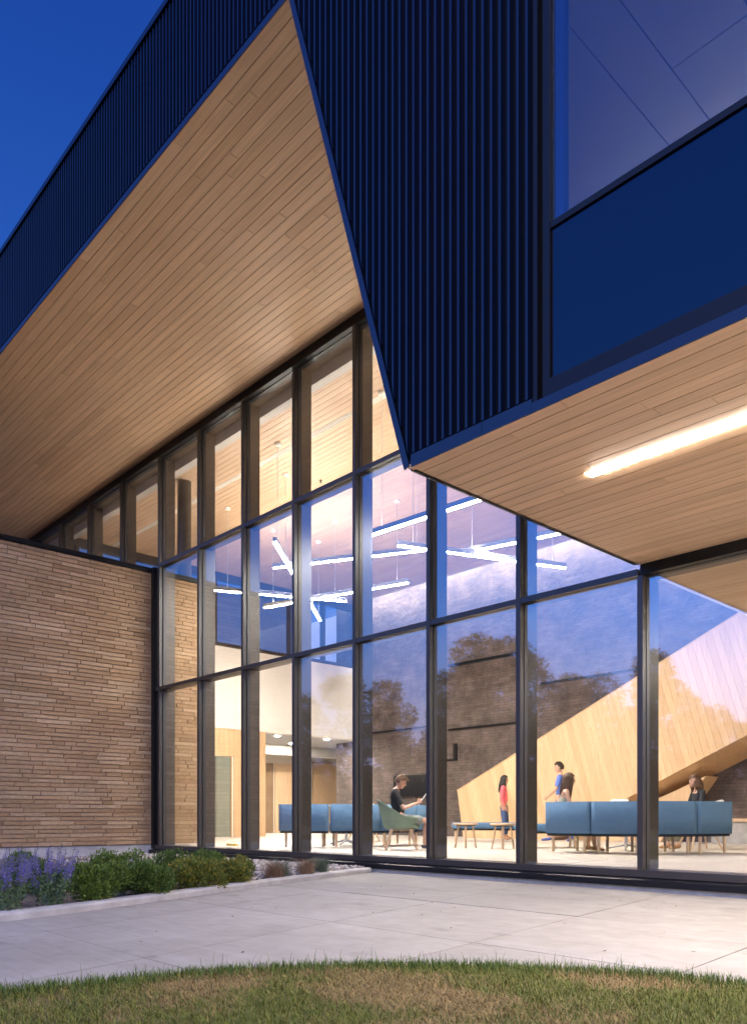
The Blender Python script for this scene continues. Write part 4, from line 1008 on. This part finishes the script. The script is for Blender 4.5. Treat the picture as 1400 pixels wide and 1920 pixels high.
# woman in black facing left
P = seated(-0.04, 0.44)
person('brown-haired woman in a black top facing left at the right sofa ring', (-6.35, 13.62, 0), FL + 0.08, P, SKIN, BLKTEE, CAMO, TANB, (0.22, 'brown hair', (0.10, 0.05, 0.026)), 0.75, 1.0, female=True)

# ------------------------------------------------------------------ planting
def leaf_mat(name, c1, c2, c3=None):
    if name in MATS: return MATS[name]
    m, n, l, p = nodes_of(name); p.inputs['Roughness'].default_value = 0.6; p.inputs['Specular IOR Level'].default_value = 0.25
    ge = n.new('ShaderNodeNewGeometry'); rp = n.new('ShaderNodeValToRGB')
    rp.color_ramp.elements[0].color = (*c1, 1); rp.color_ramp.elements[1].color = (*c2, 1)
    if c3: e = rp.color_ramp.elements.new(0.88); e.color = (*c2, 1); rp.color_ramp.elements[-1].position = 1.0; rp.color_ramp.elements[-1].color = (*c3, 1)
    l.new(ge.outputs['Random Per Island'], rp.inputs[0]); l.new(rp.outputs[0], p.inputs['Base Color'])
    p.inputs['Subsurface Weight'].default_value = 0.0
    MATS[name] = m; return m
def leaf_cloud(centres, n, size, rng, up=0.4):
    """n lance-shaped leaves scattered on clump centres (x, y, z, r)"""
    c = np.array(centres); w = c[:, 3] ** 2; idx = rng.choice(len(c), n, p=w / w.sum())
    d = rng.normal(size=(n, 3)); d /= np.linalg.norm(d, axis=1)[:, None]
    rad = c[idx, 3] * rng.uniform(0.62, 1.05, n)
    pos = c[idx, :3] + d * rad[:, None]
    ax = d + rng.normal(size=(n, 3)) * 0.45; ax[:, 2] += up; ax /= np.linalg.norm(ax, axis=1)[:, None]
    t = np.cross(ax, rng.normal(size=(n, 3))); t /= np.linalg.norm(t, axis=1)[:, None]
    L = size * rng.uniform(0.6, 1.3, n)[:, None]; w_ = L * 0.22
    V = np.stack([pos, pos + ax * L * 0.5 + t * w_, pos + ax * L, pos + ax * L * 0.5 - t * w_], 1).reshape(-1, 3)
    Fc = np.arange(n * 4).reshape(n, 4)
    return V, Fc
def np_mesh(name, V, Fc, mat):
    me = bpy.data.meshes.new(name); k = Fc.shape[1]
    me.vertices.add(len(V)); me.vertices.foreach_set('co', np.asarray(V, dtype=np.float32).ravel())
    me.loops.add(Fc.size); me.loops.foreach_set('vertex_index', Fc.ravel().astype(np.int32))
    me.polygons.add(len(Fc)); me.polygons.foreach_set('loop_start', np.arange(0, Fc.size, k, dtype=np.int32))
    me.materials.append(mat); me.update(calc_edges=True); me.validate(); return me
rng = np.random.default_rng(3)
TWIG = basic('shrub twig', (0.10, 0.065, 0.04), 0.9)
def shrub(x, y, r, h, label, mat, n=3400, size=0.05, group='shrubs in the planting bed'):
    t = thing('shrub', label, 'shrub', (x, y, -0.16), random.uniform(0, 6), group)
    cs = []
    for k in range(16):
        a = random.uniform(0, 2 * math.pi); q = r * math.sqrt(random.random()) * 0.72; zz = random.uniform(0.25, 0.82) * h * (1 - 0.35 * (q / r) ** 2)
        cs.append((q * math.cos(a), q * math.sin(a), zz, r * random.uniform(0.26, 0.44)))
    V, Fc = leaf_cloud(cs, n, size, rng, 0.7); V[:, 2] = np.maximum(V[:, 2], 0.01)
    link('foliage', np_mesh('foliage', V, Fc, mat), t)
    mb = MB()
    for c in cs: mb.tube((c[0] * 0.15, c[1] * 0.15, 0.0), (c[0], c[1], c[2]), 0.008, 0.003, 5)
    obj('stem', mb, TWIG, t, local=True)
    return t
GREEN = leaf_mat('shrub leaf', (0.036, 0.066, 0.008), (0.100, 0.142, 0.016))
GREEN2 = leaf_mat('deep shrub leaf', (0.027, 0.052, 0.007), (0.075, 0.115, 0.014))
YELG = leaf_mat('yellowing shrub leaf', (0.044, 0.062, 0.008), (0.115, 0.125, 0.014), (0.45, 0.26, 0.025))
for sx, sy, sr, sh, lab, mt in (
    (-6.55, 2.92, 0.30, 0.36, 'rounded green shrub nearest the lavender flowers', GREEN),
    (-6.74, 3.50, 0.29, 0.34, 'deep green shrub second along the kerb, before the yellowing ones', GREEN2),
    (-6.96, 4.10, 0.29, 0.33, 'shrub with scattered yellow leaves in the middle of the bed', YELG),
    (-7.26, 4.74, 0.28, 0.32, 'yellow-flecked shrub at the stony end of the bed', YELG),
    (-7.45, 3.55, 0.36, 0.42, 'tall green shrub in the back row against the brick wall', GREEN),
    (-7.95, 4.55, 0.36, 0.42, 'deep green shrub in the back row near the glass corner', GREEN2),
    (-7.75, 2.85, 0.36, 0.40, 'green back-row shrub behind the lavender, by the foundation', GREEN2),
    (-8.5, 5.2, 0.26, 0.30, 'farthest small green shrub below the glass corner', GREEN)):
    shrub(sx, sy, sr, sh * 0.88, lab, mt, 9500, 0.027)
# flowering salvia
PURP = leaf_mat('purple floret', (0.07, 0.048, 0.17), (0.18, 0.135, 0.36))
SAGE = leaf_mat('sage leaf', (0.035, 0.065, 0.022), (0.085, 0.12, 0.05))
def salvia(x, y, label, n=15):
    t = thing('lavender_plant', label, 'flowering plant', (x, y, -0.16), random.uniform(0, 6), 'purple flower spikes in the bed')
    st_ = MB(); fv, lv = [], []
    for k in range(n):
        a = random.uniform(0, 2 * math.pi); lean = random.uniform(0.05, 0.5); h = random.uniform(0.30, 0.50)
        b = Vector((0.06 * math.cos(a), 0.06 * math.sin(a), 0)); tip = Vector((lean * math.cos(a) * h, lean * math.sin(a) * h, h))
        st_.tube(b, b + tip, 0.003, 0.002, 4, cap=False)
        for q in range(9):
            f = 0.62 + 0.38 * q / 8; p = b + tip * f; fv.append((p.x, p.y, p.z, 0.017 * (1.35 - 0.85 * q / 8)))
        for q in range(6): p = b + tip * (0.08 + 0.09 * q); lv.append((p.x, p.y, p.z, 0.03))
    V, Fc = leaf_cloud(fv, n * 130, 0.012, rng, 0.5); link('flower_spikes', np_mesh('flower_spikes', V, Fc, PURP), t)
    V, Fc = leaf_cloud(lv, n * 26, 0.036, rng, 0.5); link('foliage', np_mesh('foliage', V, Fc, SAGE), t)
    obj('stem', st_, SAGE, t, local=True)
for x, y, lab in ((-6.15, 2.05, 'purple flowering plant at the very left edge by the kerb'), (-6.30, 2.42, 'purple flowering plant right beside the first green shrub'), (-6.62, 2.22, 'purple flowering plant in the second row at the left edge'), (-6.85, 2.60, 'purple flowering plant just behind the kerbside spikes'), (-7.2, 2.3, 'tall purple flowering plant farthest back at the left edge')):
    salvia(x, y, lab)
# ornamental grass tufts
def blades(base, n, h, spread, rng_, w=0.004, curve=0.35):
    """tapered bent blades: returns V, F (3 quads-as-tris -> two quads + tip)"""
    b = base; a = rng_.uniform(0, 2 * np.pi, n); hh = h * rng_.uniform(0.55, 1.15, n); ln = spread * rng_.uniform(0.2, 1.0, n) * hh
    d = np.stack([np.cos(a), np.sin(a), np.zeros(n)], 1); s = np.stack([-np.sin(a), np.cos(a), np.zeros(n)], 1)
    ww = w * rng_.uniform(0.7, 1.3, n)
    z = np.zeros((n, 3)); z[:, 2] = 1
    m = b + d * (ln * 0.35)[:, None] + z * (hh * 0.6)[:, None]; t = b + d * ln[:, None] + z * (hh * (1 - 0.2 * rng_.uniform(0, 1, n)))[:, None]
    V = np.stack([b - s * ww[:, None], b + s * ww[:, None], m + s * (ww * 0.75)[:, None], m - s * (ww * 0.75)[:, None], t], 1).reshape(-1, 3)
    i = np.arange(n) * 5
    F1 = np.stack([i, i + 1, i + 2, i + 3], 1); F2 = np.stack([i + 3, i + 2, i + 4, i + 4], 1)
    tri = np.concatenate([np.stack([i, i + 1, i + 2], 1), np.stack([i, i + 2, i + 3], 1), np.stack([i + 3, i + 2, i + 4], 1)])
    return V, tri
TUFT = leaf_mat('straw grass', (0.14, 0.09, 0.05), (0.25, 0.15, 0.085)); TUFTG = leaf_mat('blue grass', (0.06, 0.09, 0.055), (0.13, 0.15, 0.09))
for x, y, m, lab in ((-7.42, 5.38, TUFT, 'straw coloured grass tuft beside the yellow-flecked shrub'), (-7.62, 5.62, TUFTG, 'blue-green grass tuft among the river stones'), (-7.62, 6.0, TUFT, 'rusty grass tuft at the stony end by the kerb'), (-7.78, 6.35, TUFTG, 'last small green grass tuft where the kerb meets the glass'), (-7.95, 5.2, TUFT, 'straw grass tuft behind the yellow-flecked shrub')):
    base = np.concatenate([rng.normal(0, 0.045, (420, 2)), np.zeros((420, 1))], 1); V, T = blades(base, 420, 0.24, 1.1, rng, 0.0022)
    tag(link('grass_tuft', np_mesh('grass_tuft', V, T, m), None, (x, y, -0.16)), lab, 'grass tuft', 'ornamental grass tufts in the bed')
# river stones along the foundation
STONE = per_piece('river stone', [(0.20, 0.175, 0.155), (0.30, 0.27, 0.24), (0.13, 0.11, 0.095), (0.25, 0.19, 0.15), (0.37, 0.34, 0.31)], rough=0.7, grain=(20, 20, 20), grain_amt=0.2, bump=0.1)
mb = MB()
bm = bmesh.new(); bmesh.ops.create_icosphere(bm, subdivisions=1, radius=1); bm.verts.index_update(); IV = [v.co.copy() for v in bm.verts]; IF = [tuple(v.index for v in f.verts) for f in bm.faces]; bm.free()
cnt = 0
while cnt < 3400:
    y = random.uniform(4.6, 7.46); x = random.uniform(-13.8, kerb_x(y) - 0.17)
    if y < 6.1 and random.random() < 0.6: continue
    if x < -11.5 and random.random() < 0.5: continue
    r_ = random.uniform(0.016, 0.038); rot = Matrix.Rotation(random.uniform(0, 6), 3, 'Z'); sc = Vector((r_ * random.uniform(0.8, 1.4), r_ * random.uniform(0.7, 1.1), r_ * random.uniform(0.45, 0.75)))
    mb.add([(rot @ Vector((v.x * sc.x, v.y * sc.y, v.z * sc.z))) * (1 + 0.12 * mnoise.noise(v * 1.7 + Vector((cnt, 0, 0)))) + Vector((x, y, -0.16 + sc.z * 0.75 + random.uniform(0, 0.02))) for v in IV], IF, 0, True); cnt += 1
tag(obj('river_stones', mb, STONE), kind='stuff')
# lawn blades: dense near the camera's field, longer fringe along the edge
def in_lawn(x, y):
    # inside test against arc (x sorted by polyline)
    pts = LA; c = False
    poly = pts + [(9, -60), (-60, -60)]
    n_ = len(poly); j = n_ - 1
    for i in range(n_):
        xi, yi = poly[i]; xj, yj = poly[j]
        if (yi > y) != (yj > y) and x < (xj - xi) * (y - yi) / (yj - yi) + xi: c = not c
        j = i
    return c
def edge_points(n):
    segs = list(zip(LA[2:-3], LA[3:-2])); out = []
    Ls = np.array([math.hypot(b[0] - a[0], b[1] - a[1]) for a, b in segs]); pr = Ls / Ls.sum()
    for k in rng.choice(len(segs), n, p=pr):
        a, b = segs[k]; t = rng.random(); dx, dy = b[0] - a[0], b[1] - a[1]; L = math.hypot(dx, dy)
        q = abs(rng.normal(0, 0.09)) - 0.015; out.append((a[0] + dx * t + dy / L * q, a[1] + dy * t - dx / L * q, -0.168))
    return np.array(out)
pts = []
while len(pts) < 90000:
    u = rng.random(); x = rng.uniform(-4.6, 0.2); y = rng.uniform(-0.6, 3.7)
    dpt = -0.6823 * 0 + (-0.7311 * x + 0.6823 * y)       # distance along the view
    if dpt < 2.35 or dpt > 4.4: continue
    if in_lawn(x, y): pts.append((x, y, -0.168))
B = np.array(pts)
patch = np.array([mnoise.noise(Vector((p[0] * 1.9, p[1] * 1.9, 0))) + 0.5 * mnoise.noise(Vector((p[0] * 6, p[1] * 6, 3))) for p in B])
dry = patch + rng.normal(0, 0.22, len(B)) > 0.02
DRY = leaf_mat('dry grass', (0.165, 0.110, 0.032), (0.33, 0.22, 0.075)); GRS = leaf_mat('green grass', (0.075, 0.095, 0.010), (0.17, 0.175, 0.022)); EDG = leaf_mat('edge grass', (0.042, 0.080, 0.008), (0.11, 0.155, 0.018))
V, T = blades(B[dry], int(dry.sum()), 0.024, 2.0, rng, 0.0015); tag(link('dry_grass', np_mesh('dry_grass', V, T, DRY)), kind='stuff')
V, T = blades(B[~dry], int((~dry).sum()), 0.030, 1.3, rng, 0.0015); tag(link('lawn_grass', np_mesh('lawn_grass', V, T, GRS)), kind='stuff')
Eg = edge_points(14000); V, T = blades(Eg, len(Eg), 0.050, 0.8, rng, 0.0016); V2, T2 = blades(Eg[:420], 420, 0.10, 0.6, rng, 0.0013)
tag(link('edge_grass', np_mesh('edge_grass', np.concatenate([V, V2]), np.concatenate([T, T2 + len(V)]), EDG)), kind='stuff')
# specks of grit and dry leaves on the paving
mb = MB()
for k in range(46):
    y = random.uniform(1.6, 7.2); x = random.uniform(kerb_x(y) + 0.1, -1.2)
    if in_lawn(x, y): continue
    r_ = random.uniform(0.005, 0.014); a = random.uniform(0, 6)
    mb.add([(x + r_ * math.cos(a + q * 1.57) * (1.6 if q % 2 else 0.8), y + r_ * math.sin(a + q * 1.57) * (1.6 if q % 2 else 0.8), PZ + 0.004 + (0.006 if q == 1 else 0)) for q in range(4)], [(0, 1, 2, 3)])
tag(obj('leaf_litter', mb, basic('leaf litter', (0.05, 0.035, 0.025), 0.9)), kind='stuff')

# ------------------------------------------------------------------ trees across the lawn, behind the camera (they show in the glass)
BARK = basic('bark', (0.07, 0.05, 0.04), 0.95, noise=0.3, scale=10)
TLEAF = leaf_mat('tree leaf', (0.018, 0.035, 0.012), (0.05, 0.075, 0.022))
def tree(h, r, seed, dense=False):
    rg = np.random.default_rng(seed); rd = random.Random(seed)
    t = thing('broadleaf_tree', 'x', 'tree', (0, 0, -0.36), 0, 'trees across the lawn mirrored in the glass')
    mb = MB(); cs = []
    mb.tube((0, 0, -0.1), (0.1, 0.05, h * 0.4), 0.028 * h * 0.6, 0.018 * h * 0.6, 9); mb.tube((0.1, 0.05, h * 0.4), (0.0, 0.1, h * 0.86), 0.018 * h * 0.6, 0.004 * h, 7)
    for k in range(44 if dense else 26):
        f = rd.uniform(0.06 if dense else 0.24, 0.95); a = rd.uniform(0, 6.28); wdt = r * (1 - ((f - (0.4 if dense else 0.5)) / 0.62) ** 2) * rd.uniform(0.35, 1.0)
        c = Vector((wdt * math.cos(a), wdt * math.sin(a), h * f)); mb.tube((0.05, 0.05, h * f * 0.78), c, 0.05, 0.012, 5); cs.append((c.x, c.y, c.z, r * rd.uniform(0.26, 0.42)))
    V, Fc = leaf_cloud(cs, 34000 if dense else 9000, 0.22 if dense else 0.28, rg, -0.1)
    link('crown', np_mesh('crown', V, Fc, TLEAF), t); obj('trunk', mb, BARK, t, local=True); return t
protos = [tree(10, 3.0, 11), tree(10, 2.7, 12), tree(10, 3.1, 13, True), tree(10, 2.7, 14, True)]
spots = [(-54, -26, 10.5), (-49.5, -24, 9.0), (-45, -25, 11), (-40.5, -24.5, 10.3), (-36.6, -26, 8.8), (-33, -25, 12.2), (-30.6, -24.5, 11.6), (-27.3, -26, 9.0), (-24.4, -24.5, 8.6), (-21.3, -26, 9.6), (-18.6, -26, 6.6), (-16.2, -25, 5.4), (-13.6, -25.5, 5.2), (-11.0, -25, 5.4)]
labs = ['leftmost tree in the row mirrored low in the glass', 'short tree second in the mirrored row', 'broad tree left of centre in the mirrored row', 'tree left of the gap in the mirrored tree row', 'lower tree in the dip of the mirrored row', 'tallest tree in the middle of the mirrored row', 'second tallest tree beside the tallest in the mirrored row', 'tree right of the tall pair in the mirrored row', 'small tree second from the right in the mirrored row', 'last tall tree of the mirrored row, before the low ones at its right end', 'low tree beside the last tall one at the right end of the mirrored row', 'squat bushy tree third from the right end of the mirrored row', 'squat bushy tree second from the right end of the mirrored row', 'squat bushy tree at the very right end of the mirrored row']
used = set()
for i, (x, y, h) in enumerate(spots):
    pi = i % 2 if i < 4 else 2 + i % 2
    t = protos[pi] if pi not in used else copy_tree(protos[pi]); used.add(pi)
    k = h / 10; t.location = (x, y, -0.36); t.scale = (k, k, k); t.rotation_euler = (0, 0, i * 1.3); t['label'] = labs[i]
# low dark hedge line far off
V, Fc = leaf_cloud([(x, -34 + random.uniform(-1.5, 1.5), random.uniform(0.3, 3.0), random.uniform(1.2, 2.0)) for x in np.arange(-75, 25, 0.6)], 90000, 0.40, rng, 0)
tag(link('far_hedge', np_mesh('far_hedge', V, Fc, TLEAF)), kind='stuff')
